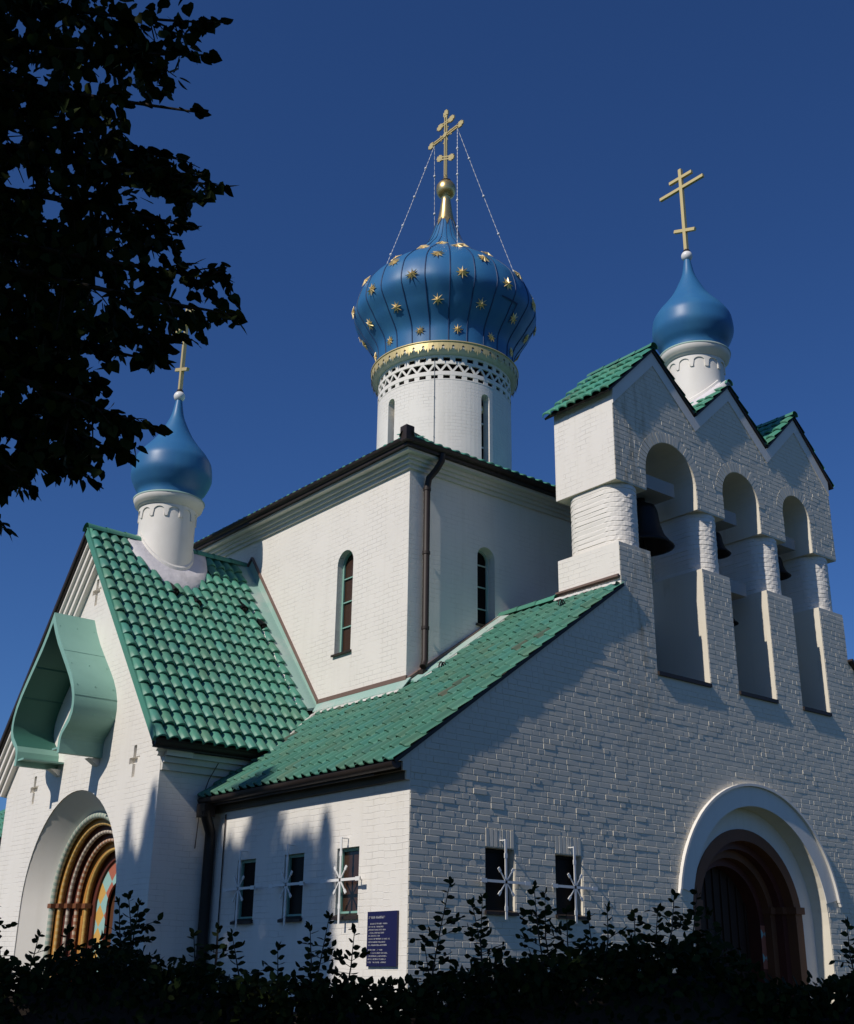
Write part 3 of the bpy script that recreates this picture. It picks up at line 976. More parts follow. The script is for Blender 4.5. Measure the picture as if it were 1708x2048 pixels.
# kokoshnik canopy of green metal
KY = 7.97
kp = [(0, 5.95), (.17, 5.68), (.37, 5.42), (.62, 5.15), (.88, 4.88), (1.08, 4.66), (1.22, 4.46), (1.30, 4.27), (1.325, 4.12), (1.31, 3.97), (1.23, 3.84), (1.10, 3.74), (1.0, 3.67), (.955, 3.59), (.95, 3.50), (.95, 3.36)]
kin = [(0, 5.76), (.14, 5.55), (.33, 5.31), (.57, 5.06), (.82, 4.80), (1.01, 4.59), (1.14, 4.41), (1.215, 4.25), (1.235, 4.12), (1.22, 4.01), (1.15, 3.90), (1.03, 3.80), (.92, 3.71), (.87, 3.61), (.86, 3.50), (.86, 3.36)]
kk = M()
KD = .76
for q in (-1, 1):
    o_ = [(KY + q * a, z) for a, z in kp]; i_ = [(KY + q * a, z) for a, z in kin]
    x0, x1 = TX - KD, TX + .01
    kk.grid([[(x0, *p) for p in o_[:-2]], [(x1, *p) for p in o_[:-2]]], 0, True); kk.grid([[(x0, *p) for p in o_[-3:]], [(x1, *p) for p in o_[-3:]]], 0, False)
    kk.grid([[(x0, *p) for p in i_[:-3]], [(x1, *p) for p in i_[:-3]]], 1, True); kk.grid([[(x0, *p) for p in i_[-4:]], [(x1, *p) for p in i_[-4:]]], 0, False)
    for k in range(len(o_) - 1):
        kk.face([(x0, *o_[k]), (x0, *o_[k + 1]), (x0, *i_[k + 1]), (x0, *i_[k])])
    kk.face([(x0, *o_[-1]), (x1, *o_[-1]), (x1, *i_[-1]), (x0, *i_[-1])])
    # inner gutter roll near the foot and seams inside and outside
    kk.box(x0 + .02, x1, *sorted((KY + q * .60, KY + q * .862)), 3.44, 3.47)
    for zz in (5.15, 4.66):
        k = [p[1] for p in kin].index(5.06 if zz == 5.15 else 4.59)
        a = kin[k]
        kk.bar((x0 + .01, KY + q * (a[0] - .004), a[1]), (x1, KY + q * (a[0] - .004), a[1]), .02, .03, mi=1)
    for a in (kp[3], kp[7], kp[12]):
        kk.bar((x0, KY + q * (a[0] + .001), a[1]), (x1, KY + q * (a[0] + .001), a[1]), .010, .008)
    for a in (kp[1], kp[4], kp[6], kp[9]):
        for fx in (.06, .38, .70): kk.bar((x0 + fx, KY + q * (a[0] + .002), a[1] - .008), (x0 + fx, KY + q * (a[0] + .002), a[1] + .008), .016, .012)
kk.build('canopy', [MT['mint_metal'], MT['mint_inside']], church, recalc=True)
for q in (-1, 1):
    kb = M(); y0 = KY + q * .78
    kb.hexa([(TX - .02, y0 - .08, 3.24), (TX - .02, y0 + .08, 3.24), (TX, y0 + .08, 3.24), (TX, y0 - .08, 3.24), (TX - .2, y0 - .08, 3.354), (TX - .2, y0 + .08, 3.354), (TX, y0 + .08, 3.354), (TX, y0 - .08, 3.354)])
    kb.build('corbel', MT['plaster'], church, recalc=True)

# painted portal inside the transept arch
PY = ACY + .02; PZ = 1.06
prt = M()
def archline(c, cz, r, n=32): return [(c - r, GZ)] + list(reversed(arc(c, cz, r, 0, 180, n))) + [(c + r, GZ)]
prt.grid([[(TX + .02, *p) for p in archline(ACY, ACZ, AR - .004)], [(TX + .24, *p) for p in archline(ACY + .01, ACZ + .015, 1.69)], [(TX + .455, *p) for p in archline(PY, PZ, 1.505)]], 0, True)
prt_o = prt.build('portal', MT['plaster'], church, label='portal with painted ribs in ochre, red and turquoise')
ribs = [(1.47, .43, .055, 'turq'), (1.345, .52, .034, 'ochre'), (1.215, .62, .036, 'white'), (1.085, .72, .036, 'red'), (.945, .83, .034, 'ochre2')]
def ribcol(kind):
    def f(i, j):
        s_ = ((i // 1) + (j // 3)) % 2
        return {'turq': ((.62, .66, .58), (.38, .50, .44)), 'ochre': ((.80, .55, .22), (.70, .42, .12)), 'white': ((.78, .72, .62), (.46, .38, .34)), 'red': ((.78, .62, .48), (.52, .26, .16)), 'ochre2': ((.78, .52, .16), (.72, .46, .15))}[kind][s_]
    return f
for r, d, tr_, kind in ribs:
    pts = [(TX + d, PY - r, GZ + .25 * .06 * k) for k in range(0)]
    zz = GZ
    while zz < PZ - .01:
        pts.append((TX + d, PY - r, zz)); zz += .055
    na = int(pi * r / .055)
    for i in range(na + 1):
        t = pi - pi * i / na
        pts.append((TX + d, PY + r * cos(t), PZ + r * sin(t)))
    zz = PZ - .055
    while zz > GZ:
        pts.append((TX + d, PY + r, zz)); zz -= .055
    mm = M(); mm.tube(pts, tr_, 8, 0, ribcol(kind))
    mm.build('rib', MT['painted_rib'], prt_o)
# stepped dark-ochre orders behind the ribs
for k, (r0, r1, d, mname) in enumerate(((1.36, 1.498, .50, 'arch_ochre'), (1.23, 1.358, .60, 'arch_maroon'), (1.10, 1.228, .70, 'arch_maroon'), (.97, 1.098, .80, 'arch_ochre'), (.80, .968, .92, 'arch_maroon'))):
    mm = M(); order(mm, 'x', PY, PZ, r0, r1, GZ, TX + d, TX + d + .25)
    mm.build('arch_order', MT[mname], prt_o)
for q in (-1, 1):
    mm = M()
    for k, (r, d, tr_, kind) in enumerate(ribs):
        a, b_ = sorted((PY + q * (r - .075), PY + q * (r + .075)))
        mm.box(TX + d - .06, TX + d + .06, a, b_, PZ - .001 * k, PZ + .075 + .001 * k)
    mm.build('capital', MT['arch_brown'], prt_o)
mm = M(); order(mm, 'x', PY, PZ, .42, .798, GZ, TX + .96, TX + 1.0)
mm.build('painted_jamb', MT['lozenge_paint'], prt_o)
mm = M(); arched_panel(mm, 'x', PY, PZ, .44, GZ, TX + 1.05)
mm.build('door_leaf', MT['timber'], prt_o)

# --- central tower (block) with cornice, hip roof, windows
BX0, BX1, BY0, BY1 = 2.06, 12.46, 2.73, 13.27
WB = 8.10
AW_L = (4.53, .24, 5.23, 6.86)      # centre y, half width, sill, spring
AW_F = (3.80, .205, 5.66, 6.88)
def aw_out(w): return [(w[0] - w[1], w[2]), (w[0] + w[1], w[2])] + arc(w[0], w[3], w[1], 0, 180, 12)
bk = M()
bk.prism([(BY0, GZ), (BY1, GZ), (BY1, WB), (BY0, WB)], [aw_out(AW_L), [(2 * 8.0 - p[0], p[1]) for p in reversed(aw_out(AW_L))]], 'x', BX0, BX0 + .4)
bk.prism([(BX0 + .4, GZ), (BX1, GZ), (BX1, WB), (BX0 + .4, WB)], [aw_out(AW_F), [(2 * XC - p[0], p[1]) for p in reversed(aw_out(AW_F))]], 'y', BY0, BY0 + .4)
bk.box(BX1 - .4, BX1, BY0 + .4, BY1, GZ, WB)
bk.box(BX0 + .4, BX1 - .4, BY1 - .4, BY1, GZ, WB)
bk.build('tower_wall', MT['painted_brick'], church)
def ringbox(mm, o0, o1, z0, z1, mi=0):
    """square band around the block from inset o1 to overhang o0"""
    a = (BX0 - o0, BX1 + o0, BY0 - o0, BY1 + o0); b_ = (BX0 + o1, BX1 - o1, BY0 + o1, BY1 - o1)
    mm.box(a[0], a[1], a[2], b_[2], z0, z1, mi); mm.box(a[0], a[1], b_[3], a[3], z0, z1, mi)
    mm.box(a[0], b_[0], b_[2], b_[3], z0, z1, mi); mm.box(b_[1], a[1], b_[2], b_[3], z0, z1, mi)
tc_ = M()
for o_, z0, z1 in ((.05, 8.10, 8.17), (.10, 8.17, 8.23), (.15, 8.23, 8.30), (.27, 8.30, 8.345)):
    ringbox(tc_, o_, .3, z0, z1)
tc_.build('tower_cornice', MT['cornice_paint'], church)
tf = M()
ringbox(tf, .335, .1, 8.348, 8.44)
gutter(tf, (BX0 - .335, BY0 - .40, 8.47), (BX0 - .335, BY1 + .40, 8.47), .075, (-1, 0, 0))
gutter(tf, (BX0 - .40, BY0 - .335, 8.47), (BX1 + .40, BY0 - .335, 8.47), .075, (0, -1, 0))
tf.box(BX0 - .43, BX0 - .26, BY0 - .43, BY0 - .26, 8.40, 8.66)
tf.build('gutter', MT['brown_metal'], church)
RS = .56
RB = 8.44
rf = M()
EX = .36
for (O, U, V, n) in (((BX0 - EX, BY0 - EX, RB), (1, 0, 0), (0, 1, RS), 55), ((BX0 - EX, BY1 + EX, RB), (0, -1, 0), (1, 0, RS), 56)):
    Vn = Vector(V).normalized(); Ov = Vector(O)
    def keep(c, V=V):
        dx = min(c.x - (BX0 - EX), BX1 + EX - c.x); dy = min(c.y - (BY0 - EX), BY1 + EX - c.y)
        if hypot(c.x - 7.276, c.y - 8.04) < 1.6: return False
        return (dx > dy - .1) if V[1] else (dy > dx - .1)
    tile_field(rf, Ov - Vector((0, 0, 0 if V[1] else .03)), U, Vn, n, 14, .2, TL, keep, hh=.05)
hz_ = RB - .01; apex = 4.2
top = [(BX0 - EX + apex, BY0 - EX + apex), (BX1 + EX - apex, BY0 - EX + apex), (BX1 + EX - apex, BY1 + EX - apex), (BX0 - EX + apex, BY1 + EX - apex)]
botm = [(BX0 - EX, BY0 - EX), (BX1 + EX, BY0 - EX), (BX1 + EX, BY1 + EX), (BX0 - EX, BY1 + EX)]
for i in range(4):
    k = (i + 1) % 4
    rf.face([(*botm[i], hz_), (*botm[k], hz_), (*top[k], hz_ + RS * apex), (*top[i], hz_ + RS * apex)], 1)
rf.face([(*p, hz_ + RS * apex) for p in top], 1)
rfo = rf.build('tower_roof', [MT['glazed_tile'], MT['brown_metal']], church)
rc = M(); ridge_caps(rc, (BX0 - EX, BY0 - EX, RB + .03), (BX0 - EX + 3.9, BY0 - EX + 3.9, RB + .03 + RS * 3.9), .12, .4)
rc.build('ridge_cap', MT['glazed_tile'], rfo)


def arched_window(along, wall, w, sgn, dep, glass, bars, fmat):
    c, h, z0, zs = w
    def P(a, d, z): return (a, wall - sgn * d, z) if along == 'x' else (wall - sgn * d, a, z)
    pn = M()
    pts = aw_out((c, h + .02, z0 - .02, zs))
    ctr = P(c, dep, zs)
    for i in range(len(pts)): pn.face([ctr, P(pts[i][0], dep, pts[i][1]), P(pts[(i + 1) % len(pts)][0], dep, pts[(i + 1) % len(pts)][1])])
    win = pn.build('window', glass, church, recalc=True)
    fr = M()
    pth = [(c - h + .015, z0)] + list(reversed(arc(c, zs, h - .015, 0, 180, 12))) + [(c + h - .015, z0)]
    for i in range(len(pth) - 1):
        fr.bar(P(pth[i][0], dep - .025, pth[i][1]), P(pth[i + 1][0], dep - .025, pth[i + 1][1]), .045, .03, P(0, 1, 0) if along == 'x' else (1, 0, 0))
    for zb in bars:
        fr.bar(P(c - h + .02, dep - .02, zb), P(c + h - .02, dep - .02, zb), .02, .022)
    fr.build('frame', fmat, win, recalc=True)
    si = M()
    si.hexa([P(c - h - .05, -.05, z0 - .05), P(c + h + .03, -.05, z0 - .05), P(c + h, dep, z0 - .02), P(c - h, dep, z0 - .02),
             P(c - h - .05, -.05, z0 - .012), P(c + h + .03, -.05, z0 - .012), P(c + h, dep, z0 + .03), P(c - h, dep, z0 + .03)])
    si.build('sill', MT['brown_metal'], win, recalc=True)


arched_window('y', BX0, AW_L, -1, .16, MT['amber_glass'], (5.72, 6.18, 6.62), MT['mint_metal'])
arched_window('x', BY0, AW_F, -1, .22, MT['dark_glass'], (6.0, 6.4, 6.8), MT['zinc'])
# flashings where roofs meet the tower
def tz(y): return RZ - sl_ * (8 - y)
fl = M(); fl.box(BX0 - .035, BX0 - .002, BY0 - .035, 5.20, nave_z(BX0) + .14, nave_z(BX0) + .215); fl.build('flashing_strip', MT['brown_strip'], church, recalc=True)
fl = M(); fl.bar((BX0 - .02, 5.17, nave_z(BX0) + .17), (BX0 - .02, 7.74, 7.78), .034, .05, (-1, 0, 0)); fl.build('flashing_strip', MT['brown_strip'], church, recalc=True)
fl = M(); fl.bar((BX0 - .02, 7.74, 7.78), (BX0 - .02, 8.02, 7.50), .034, .05, (-1, 0, 0)); fl.build('flashing_strip', MT['brown_strip'], church, recalc=True)
fl = M(); fl.bar((BX0, BY0 - .02, nave_z(BX0) + .16), (BL, BY0 - .02, nave_z(BL) + .10), .034, .12, (0, -1, 0)); fl.build('flashing_strip', MT['brown_strip'], church, recalc=True)
fl = M(); fl.box(BL - .03, BL - .003, .02, DPT + .02, nave_z(BL) + .10, nave_z(BL) + .17); fl.build('flashing_strip', MT['brown_strip'], church, recalc=True)
fl = M(); fl.bar((BL - .016, .0, nave_z(BL) + .13), (BL - .016, DPT + .02, nave_z(BL) + .14), .03, .10, (-1, 0, 0)); fl.build('flashing_strip', MT['brown_strip'], church, recalc=True)
fz = M()
fz.hexa([(BX0 - .17, 2.6, nave_z(BX0 - .17) + .085), (BX0 - .006, 2.6, nave_z(BX0) + .15), (BX0 - .006, 5.2, nave_z(BX0) + .15), (BX0 - .17, 5.1, nave_z(BX0 - .17) + .085),
         (BX0 - .17, 2.6, nave_z(BX0 - .17) + .10), (BX0 - .006, 2.6, nave_z(BX0) + .17), (BX0 - .006, 5.2, nave_z(BX0) + .17), (BX0 - .17, 5.1, nave_z(BX0 - .17) + .10)])
fz.build('flashing_sheet', MT['zinc'], church, recalc=True)
fz = M(); fz.face([(BX0 - .004, 5.17, nave_z(BX0) + .15), (BX0 - .004, 5.30, tz(5.30) + .05), (BX0 - .004, 8.0, tz(8.0) - .02), (BX0 - .004, 7.74, 7.76)]); fz.build('flashing_sheet', MT['zinc'], church)
y0, y1 = 5.22, 7.95
fz = M()
fz.hexa([(BX0 - .30, y0, tz(y0) + .06), (BX0 - .005, y0, tz(y0) + .10), (BX0 - .005, y1, tz(y1) + .10), (BX0 - .30, y1, tz(y1) + .06),
         (BX0 - .30, y0, tz(y0) + .085), (BX0 - .005, y0, tz(y0) + .16), (BX0 - .005, y1, tz(y1) + .16), (BX0 - .30, y1, tz(y1) + .085)])
fz.build('flashing_sheet', MT['zinc'], church, recalc=True)
fz = M()
fz.hexa([(BX0, BY0 - .28, nave_z(BX0) + .07), (BX0, BY0 - .006, nave_z(BX0) + .10), (BL, BY0 - .006, nave_z(BL) + .10), (BL, BY0 - .28, nave_z(BL) + .07),
         (BX0, BY0 - .28, nave_z(BX0) + .085), (BX0, BY0 - .006, nave_z(BX0) + .13), (BL, BY0 - .006, nave_z(BL) + .13), (BL, BY0 - .28, nave_z(BL) + .085)])
fz.build('flashing_sheet', MT['zinc'], church, recalc=True)
def fillet(a, b, r0, r1, n, lat=(1, 0, 0)):
    """ragged ribbon of mortar from a to b, lying across lat"""
    mf = M(); a = Vector(a); b = Vector(b); lat = Vector(lat).normalized(); up_ = lat.cross((b - a).normalized())
    if up_.z < 0: up_ = -up_
    rows = []; n *= 3; w0 = w1 = r0
    for i in range(n + 1):
        p = a.lerp(b, i / n)
        w0 = .6 * w0 + .4 * random.uniform(.2, 1.0) * r1; w1 = .6 * w1 + .4 * random.uniform(.2, 1.0) * r1
        h = random.uniform(.3, .55) * r0
        rows.append([p - lat * w0 - up_ * .03, p - lat * w0 * .8 + up_ * h * .6, p + up_ * h, p + lat * w1 * .8 + up_ * h * .6, p + lat * w1 - up_ * .03])
    mf.grid(rows, 0, True)
    mf.build('mortar_fillet', MT['mortar_fillet'], church)
fillet((BX0 - .19, 2.62, nave_z(BX0 - .19) + .07), (BX0 - .19, 5.0, nave_z(BX0 - .19) + .07), .035, .07, 44)
fillet((BX0 - .32, 5.2, tz(5.2) + .06), (BX0 - .32, 7.0, tz(7.0) + .06), .05, .085, 30)
fillet((BX0 - .2, 5.05, nave_z(BX0 - .2) + .06), (.62, 4.45, nave_z(.62) + .04), .03, .06, 40, (.6, -1, .3))
fillet((BL - .07, 0.0, nave_z(BL - .07) + .06), (BL - .07, 1.36, nave_z(BL - .07) + .08), .045, .08, 26)
fillet((2.2, BY0 - .28, nave_z(2.2) + .06), (BL - .1, BY0 - .25, nave_z(BL - .1) + .06), .03, .06, 30, (0, 1, 0))

# downpipes
dp = M()
dp.tube([(2.50, BY0 - .33, 8.40), (2.50, BY0 - .32, 8.27), (2.46, BY0 - .22, 8.12), (2.40, BY0 - .10, 7.98), (2.37, BY0 - .09, 7.80), (2.37, BY0 - .09, 4.78), (2.30, BY0 - .13, 4.66)], .058, 10)
for z in (7.75, 6.6, 5.3): dp.tube([(2.37, BY0 - .09, z), (2.37, BY0 - .09, z + .05)], .068, 10)
dp.box(2.24, 2.42, BY0 - .2, BY0 - .06, 4.50, 4.60)
dp.build('downpipe', MT['brown_metal'], church)
dp = M()
dp.tube([(-.27, 4.68, 2.36), (-.24, 4.70, 2.25), (-.11, 4.78, 2.05), (-.10, 4.79, 1.9), (-.10, 4.79, GZ)], .082, 10)
dp.box(-.33, -.14, 4.62, 4.86, 2.26, 2.46)
for z in (1.6, .4): dp.tube([(-.10, 4.79, z), (-.10, 4.79, z + .05)], .072, 10)
dp.build('downpipe', MT['shaded_metal'], church)
lw = M()
lw.tube([(-.02, 4.50, 2.3), (-.02, 4.50, GZ)], .010, 6)
lw.build('conductor_wire', MT['brown_metal'], church); lw = M()
lw.tube([(TX + .9, TY0 - .20, 3.1), (TX + .82, TY0 - .08, 2.85), (TX + .74, TY0 - .02, 2.5), (TX + .70, TY0 - .02, 1.8)], .008, 6)
lw.build('conductor_wire', MT['brown_metal'], church)

# --- three small gable roofs over the bell wall
for k in range(3):
    c = (GX[k] + GX[k + 1]) / 2
    gr = M(); tri = M()
    for q in (-1, 1):
        e0 = GX[k] if q < 0 else GX[k + 1]
        zb = GE if (k == 0 and q < 0) or (k == 2 and q > 0) else GE + .12
        over = .14 if (k == 0 and q < 0) or (k == 2 and q > 0) else -0.02
        run = abs(c - e0) + over
        sg = (GPK - zb) / abs(c - e0)
        O = Vector((c + q * run, -.07, GPK - sg * run + .03)); V = Vector((-q, 0, sg)).normalized()
        L = run * sqrt(1 + sg * sg)
        nrow = 4 if over > 0 else 4
        tile_field(gr, O, (0, 1, 0), V, 8, nrow, .195, L / nrow, lambda cc: True, hh=.045, base=(.95, 1.05, 1.0))
        slab(gr, [(c, -.055, GPK + .02), (c + q * run, -.055, GPK - sg * run + .02), (c + q * run, DPT + .1, GPK - sg * run + .02), (c, DPT + .1, GPK + .02)], .035, 1)
        # raised trim band along the gable edge
        nrm = Vector((q * sg, 0, 1)).normalized(); w_ = .20
        ee = abs(c - e0) - .002
        a = Vector((c, 0, GPK - .032)); b_ = Vector((c + q * ee, 0, GPK - sg * ee - .032))
        dz = Vector((0, 0, w_ / nrm.z))
        tri.hexa([a - dz + Vector((0, -.022, 0)), b_ - dz + Vector((0, -.022, 0)), b_ - dz + Vector((0, .001, 0)), a - dz + Vector((0, .001, 0)),
                  a + Vector((0, -.022, 0)), b_ + Vector((0, -.022, 0)), b_ + Vector((0, .001, 0)), a + Vector((0, .001, 0))])
    gro = gr.build('gable_roof', [MT['glazed_tile'], MT['brown_metal']], church)
    rc = M(); ridge_caps(rc, (c, -.07, GPK + .03), (c, DPT + .1, GPK + .03), .085, .37)
    rc.build('ridge_cap', MT['glazed_tile'], gro)
    tri.build('gable_trim', MT['plaster'], gro, recalc=True)

# --- main drum, frieze, dome
DX, DY = 7.276, 8.04
DRR = 1.615
dm = M()
# drum wall as a ring of bays so that four tall windows are real recesses
NB = 144
wins = [radians(-94), radians(180), radians(86), radians(0)]
WHW = radians(4.2); ZD0, ZD1 = 9.6, 12.86; WZT = 12.62; WZB = 10.7
def wtop(da):
    t = abs(da) / WHW
    return WZT - (1 - sqrt(max(0, 1 - t * t))) * WHW * DRR
angs = sorted(set([round(2 * pi * i / 96, 5) for i in range(96)]))
wa = []
for w in wins:
    for i in range(-6, 7): wa.append((w + WHW * i / 6) % (2 * pi))
angs = [a for a in angs if all(abs((a - w + pi) % (2 * pi) - pi) > WHW + .004 for w in wins)]
angs = sorted(angs + wa)
def dpt(a, z, r=DRR): return (DX + r * cos(a), DY + r * sin(a), z)
DEPW = .22
for i in range(len(angs)):
    a0 = angs[i]; a1 = angs[(i + 1) % len(angs)]
    if a1 < a0: a1 += 2 * pi
    am = (a0 + a1) / 2
    inw = None
    for w in wins:
        if abs((am - w + pi) % (2 * pi) - pi) < WHW: inw = w
    def q(z00, z01, z10, z11, r=DRR):
        dm.face([dpt(a0, z00, r), dpt(a1, z10, r), dpt(a1, z11, r), dpt(a0, z01, r)], 0, [(a0 * DRR, z00), (a1 * DRR, z10), (a1 * DRR, z11), (a0 * DRR, z01)], r == DRR and inw is None)
    if inw is None: q(ZD0, ZD1, ZD0, ZD1)
    else:
        d0 = (a0 - inw + pi) % (2 * pi) - pi; d1 = (a1 - inw + pi) % (2 * pi) - pi
        t0, t1 = wtop(d0), wtop(d1)
        q(ZD0, WZB, ZD0, WZB); q(t0, ZD1, t1, ZD1)
        dm.face([dpt(a0, t0), dpt(a1, t1), dpt(a1, t1, DRR - DEPW), dpt(a0, t0, DRR - DEPW)])
        dm.face([dpt(a0, WZB), dpt(a0, WZB, DRR - DEPW), dpt(a1, WZB, DRR - DEPW), dpt(a1, WZB)])
        for (aa, tt, dd) in ((a0, t0, d0), (a1, t1, d1)):
            if abs(abs(dd) - WHW) < 1e-3:
                dm.face([dpt(aa, WZB), dpt(aa, tt), dpt(aa, tt, DRR - DEPW), dpt(aa, WZB, DRR - DEPW)])
dmo = dm.build('drum', MT['painted_brick'], church)
for w in wins:
    mm = M(); n = 6
    mm.grid([[dpt(w + WHW * 1.05 * (i / n * 2 - 1), z, DRR - DEPW + .01) for i in range(n + 1)] for z in (WZB - .02, WZT + .02)], 0, False)
    for zb in (11.35, 11.95):
        mm.bar(dpt(w - WHW, zb, DRR - DEPW + .03), dpt(w + WHW, zb, DRR - DEPW + .03), .03, .03, (0, 0, 1), 1)
    p = Vector(dpt(w, WZT - .30, DRR - DEPW + .02)); rd = Vector((cos(w), sin(w), 0)); sd = Vector((-sin(w), cos(w), 0))
    for r_, mi_, off in ((.115, 2, .0), (.06, 1, .012)):
        mm.face([p + rd * off + (sd * cos(2 * pi * k / 14) + Vector((0, 0, 1)) * sin(2 * pi * k / 14)) * r_ for k in range(14)], mi_)
    mm.build('window', [MT['dark_glass'], MT['white_metal'], MT['gilt_paint']], dmo)
mm = M()
mm.tube([dpt(radians(-138.3), z, DRR + .015) for z in (10.6, 11.3, 11.9, 12.5, 13.4)], .006, 6)
for z in (10.9, 11.4, 11.9, 12.4): mm.ball(dpt(radians(-138.3), z, DRR + .02), .014, 6)
mm.build('conductor_wire', MT['concrete'], dmo)
mm = M(); mm.lathe([(DRR + .03, 10.5), (DRR + .03, 10.90), (DRR + .005, 10.92)], DX, DY, 64)
mm.build('base_flashing', MT['brown_strip'], dmo)
# pierced brick frieze: rails, blocks and zigzag in front of a dark void
fz_ = M()
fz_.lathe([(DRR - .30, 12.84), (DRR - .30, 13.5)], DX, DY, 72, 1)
def crail(z0, z1, r0=DRR - .034, r1=DRR + .004):
    fz_.lathe([(r0, z0), (r1, z0), (r1, z1), (r0, z1), (r0, z0)], DX, DY, 108, 0, False)
crail(12.845, 12.875); crail(12.965, 13.065); crail(13.255, 13.325); crail(13.425, 13.50)
NZ = 36
A0 = radians(-141 - 2.4)
def cblock(a0, a1, z0, z1, b0=None, b1=None):
    b0 = a0 if b0 is None else b0; b1 = a1 if b1 is None else b1
    R0, R1 = DRR - .035, DRR
    fz_.hexa([dpt(a0, z0, R1), dpt(a1, z0, R1), dpt(a1, z0, R0), dpt(a0, z0, R0), dpt(b0, z1, R1), dpt(b1, z1, R1), dpt(b1, z1, R0), dpt(b0, z1, R0)])
for i in range(NZ):
    a = A0 + 2 * pi * i / NZ; p_ = 2 * pi / NZ
    cblock(a - p_ * .22, a + p_ * .22, 12.874, 12.966)
    cblock(a - p_ * .22, a + p_ * .22, 13.324, 13.426)
    wz = p_ * .105
    cblock(a - wz, a + wz, 13.064, 13.256, a + p_ / 2 - wz, a + p_ / 2 + wz)
    cblock(a + p_ - wz, a + p_ + wz, 13.064, 13.256, a + p_ / 2 - wz, a + p_ / 2 + wz)
fz_.build('frieze', [MT['plaster'], MT['void_brick']], dmo)
# cornice and gilt lace under the dome
mm = M(); mm.lathe([(DRR - .02, 13.49), (DRR + .05, 13.49), (DRR + .16, 13.56), (DRR + .17, 13.60), (DRR + .12, 13.73), (1.5, 13.75)], DX, DY, 96)
mm.build('drum_cornice', MT['cornice_paint'], dmo)
lc = M()
NL = 48
for i in range(NL):
    a = 2 * pi * i / NL; p_ = 2 * pi / NL
    R1 = DRR + .185
    def LP(da, z, off=0): return dpt(a + da * p_, z, R1 + off)
    for off in (0.0,):
        pts = [(-.5, 13.745), (.5, 13.745), (.5, 13.66), (.36, 13.63), (.42, 13.585), (.22, 13.52), (.12, 13.58), (.0, 13.455), (-.12, 13.58), (-.22, 13.52), (-.42, 13.585), (-.36, 13.63), (-.5, 13.66)]
        for k in range(2, len(pts) - 1):
            lc.face([LP(0, 13.70), LP(*pts[k]), LP(*pts[k + 1])])
        lc.face([LP(0, 13.70), LP(*pts[0]), LP(*pts[1])]); lc.face([LP(0, 13.70), LP(*pts[1]), LP(*pts[2])]); lc.face([LP(0, 13.70), LP(*pts[-1]), LP(*pts[0])])
lc.lathe([(DRR + .12, 13.735), (DRR + .20, 13.735), (DRR + .20, 13.765), (DRR + .1, 13.775)], DX, DY, 96)
lc.build('lace_edge', MT['gilt_paint'], dmo)


def pchip(zk, rk, z):
    n = len(zk); h = [zk[i + 1] - zk[i] for i in range(n - 1)]; dl = [(rk[i + 1] - rk[i]) / h[i] for i in range(n - 1)]
    mm_ = [dl[0]] + [2 * dl[i - 1] * dl[i] / (dl[i - 1] + dl[i]) if dl[i - 1] * dl[i] > 0 else 0 for i in range(1, n - 1)] + [dl[-1]]
    i = 0
    while i < n - 2 and z > zk[i + 1]: i += 1
    t = (z - zk[i]) / h[i]
    return (2 * t ** 3 - 3 * t * t + 1) * rk[i] + (t ** 3 - 2 * t * t + t) * h[i] * mm_[i] + (3 * t * t - 2 * t ** 3) * rk[i + 1] + (t ** 3 - t * t) * h[i] * mm_[i + 1]


ZK = [13.74, 14.2, 14.8, 15.3, 15.8, 16.3, 16.7, 17.0, 17.25, 17.5, 17.8, 18.1, 18.3]
RK = [1.665, 1.69, 2.02, 2.265, 2.155, 1.77, 1.29, 0.93, 0.71, 0.50, 0.37, 0.275, 0.20]
def rdome(z): return pchip(ZK, RK, z)
dome = M()
zs_ = [13.74 + (18.3 - 13.74) * i / 70 for i in range(71)]
NG = 24
rows = []
for z in zs_:
    row = []
    for g_ in range(NG):
        for s_ in range(6):
            a = radians(-142.2) + 2 * pi * (g_ + s_ / 6) / NG
            row.append(dpt(a, z, rdome(z) * (1 + .005 * sin(pi * s_ / 6))))
    rows.append(row)
dome.grid(rows, 0, True, True)
dome_o = dome.build('onion_dome', MT['dome_blue'], church)
sm_ = M()
for g_ in range(NG):
    a = radians(-142.2) + 2 * pi * g_ / NG
    pts = [dpt(a, z, rdome(z) + .004) for z in zs_[::2]]
    sm_.tube(pts, [max(.008, .017 * min(1, rdome(z))) for z in zs_[::2]], 5)
sm_.build('standing_seam', MT['dome_seam'], dome_o)
# hatch panel on the right of the dome
ht = M()
def dsurf(a, z, off): return dpt(a, z, rdome(z) * 1.004 + off)
for (a0, a1, z0, z1) in ((-92, -78, 15.00, 15.03), (-78.4, -77.6, 14.6, 15.03)):
    n = 6
    ht.grid([[dsurf(radians(a0 + (a1 - a0) * i / n), z, .02) for i in range(n + 1)] for z in (z0, z1)], 0, True)
ht.build('hatch', MT['dome_seam'], dome_o)
star0 = None
def star_mesh(R):
    mm = M(); n = 8
    for k in range(n):
        t = 2 * pi * k / n
        p = (cos(t) * R, sin(t) * R, 0.004)
        for s_ in (-1, 1):
            q = (cos(t + s_ * pi / n) * R * .36, sin(t + s_ * pi / n) * R * .36, -.012)
            mm.face([(0, 0, R * .30), p, q] if s_ < 0 else [(0, 0, R * .30), q, p])
    return mm
star_rows = [(14.13, -150, .125), (14.73, -135, .145), (15.31, -150, .165), (15.90, -135, .165), (16.50, -150, .16), (16.93, -135, .15)]
first = True
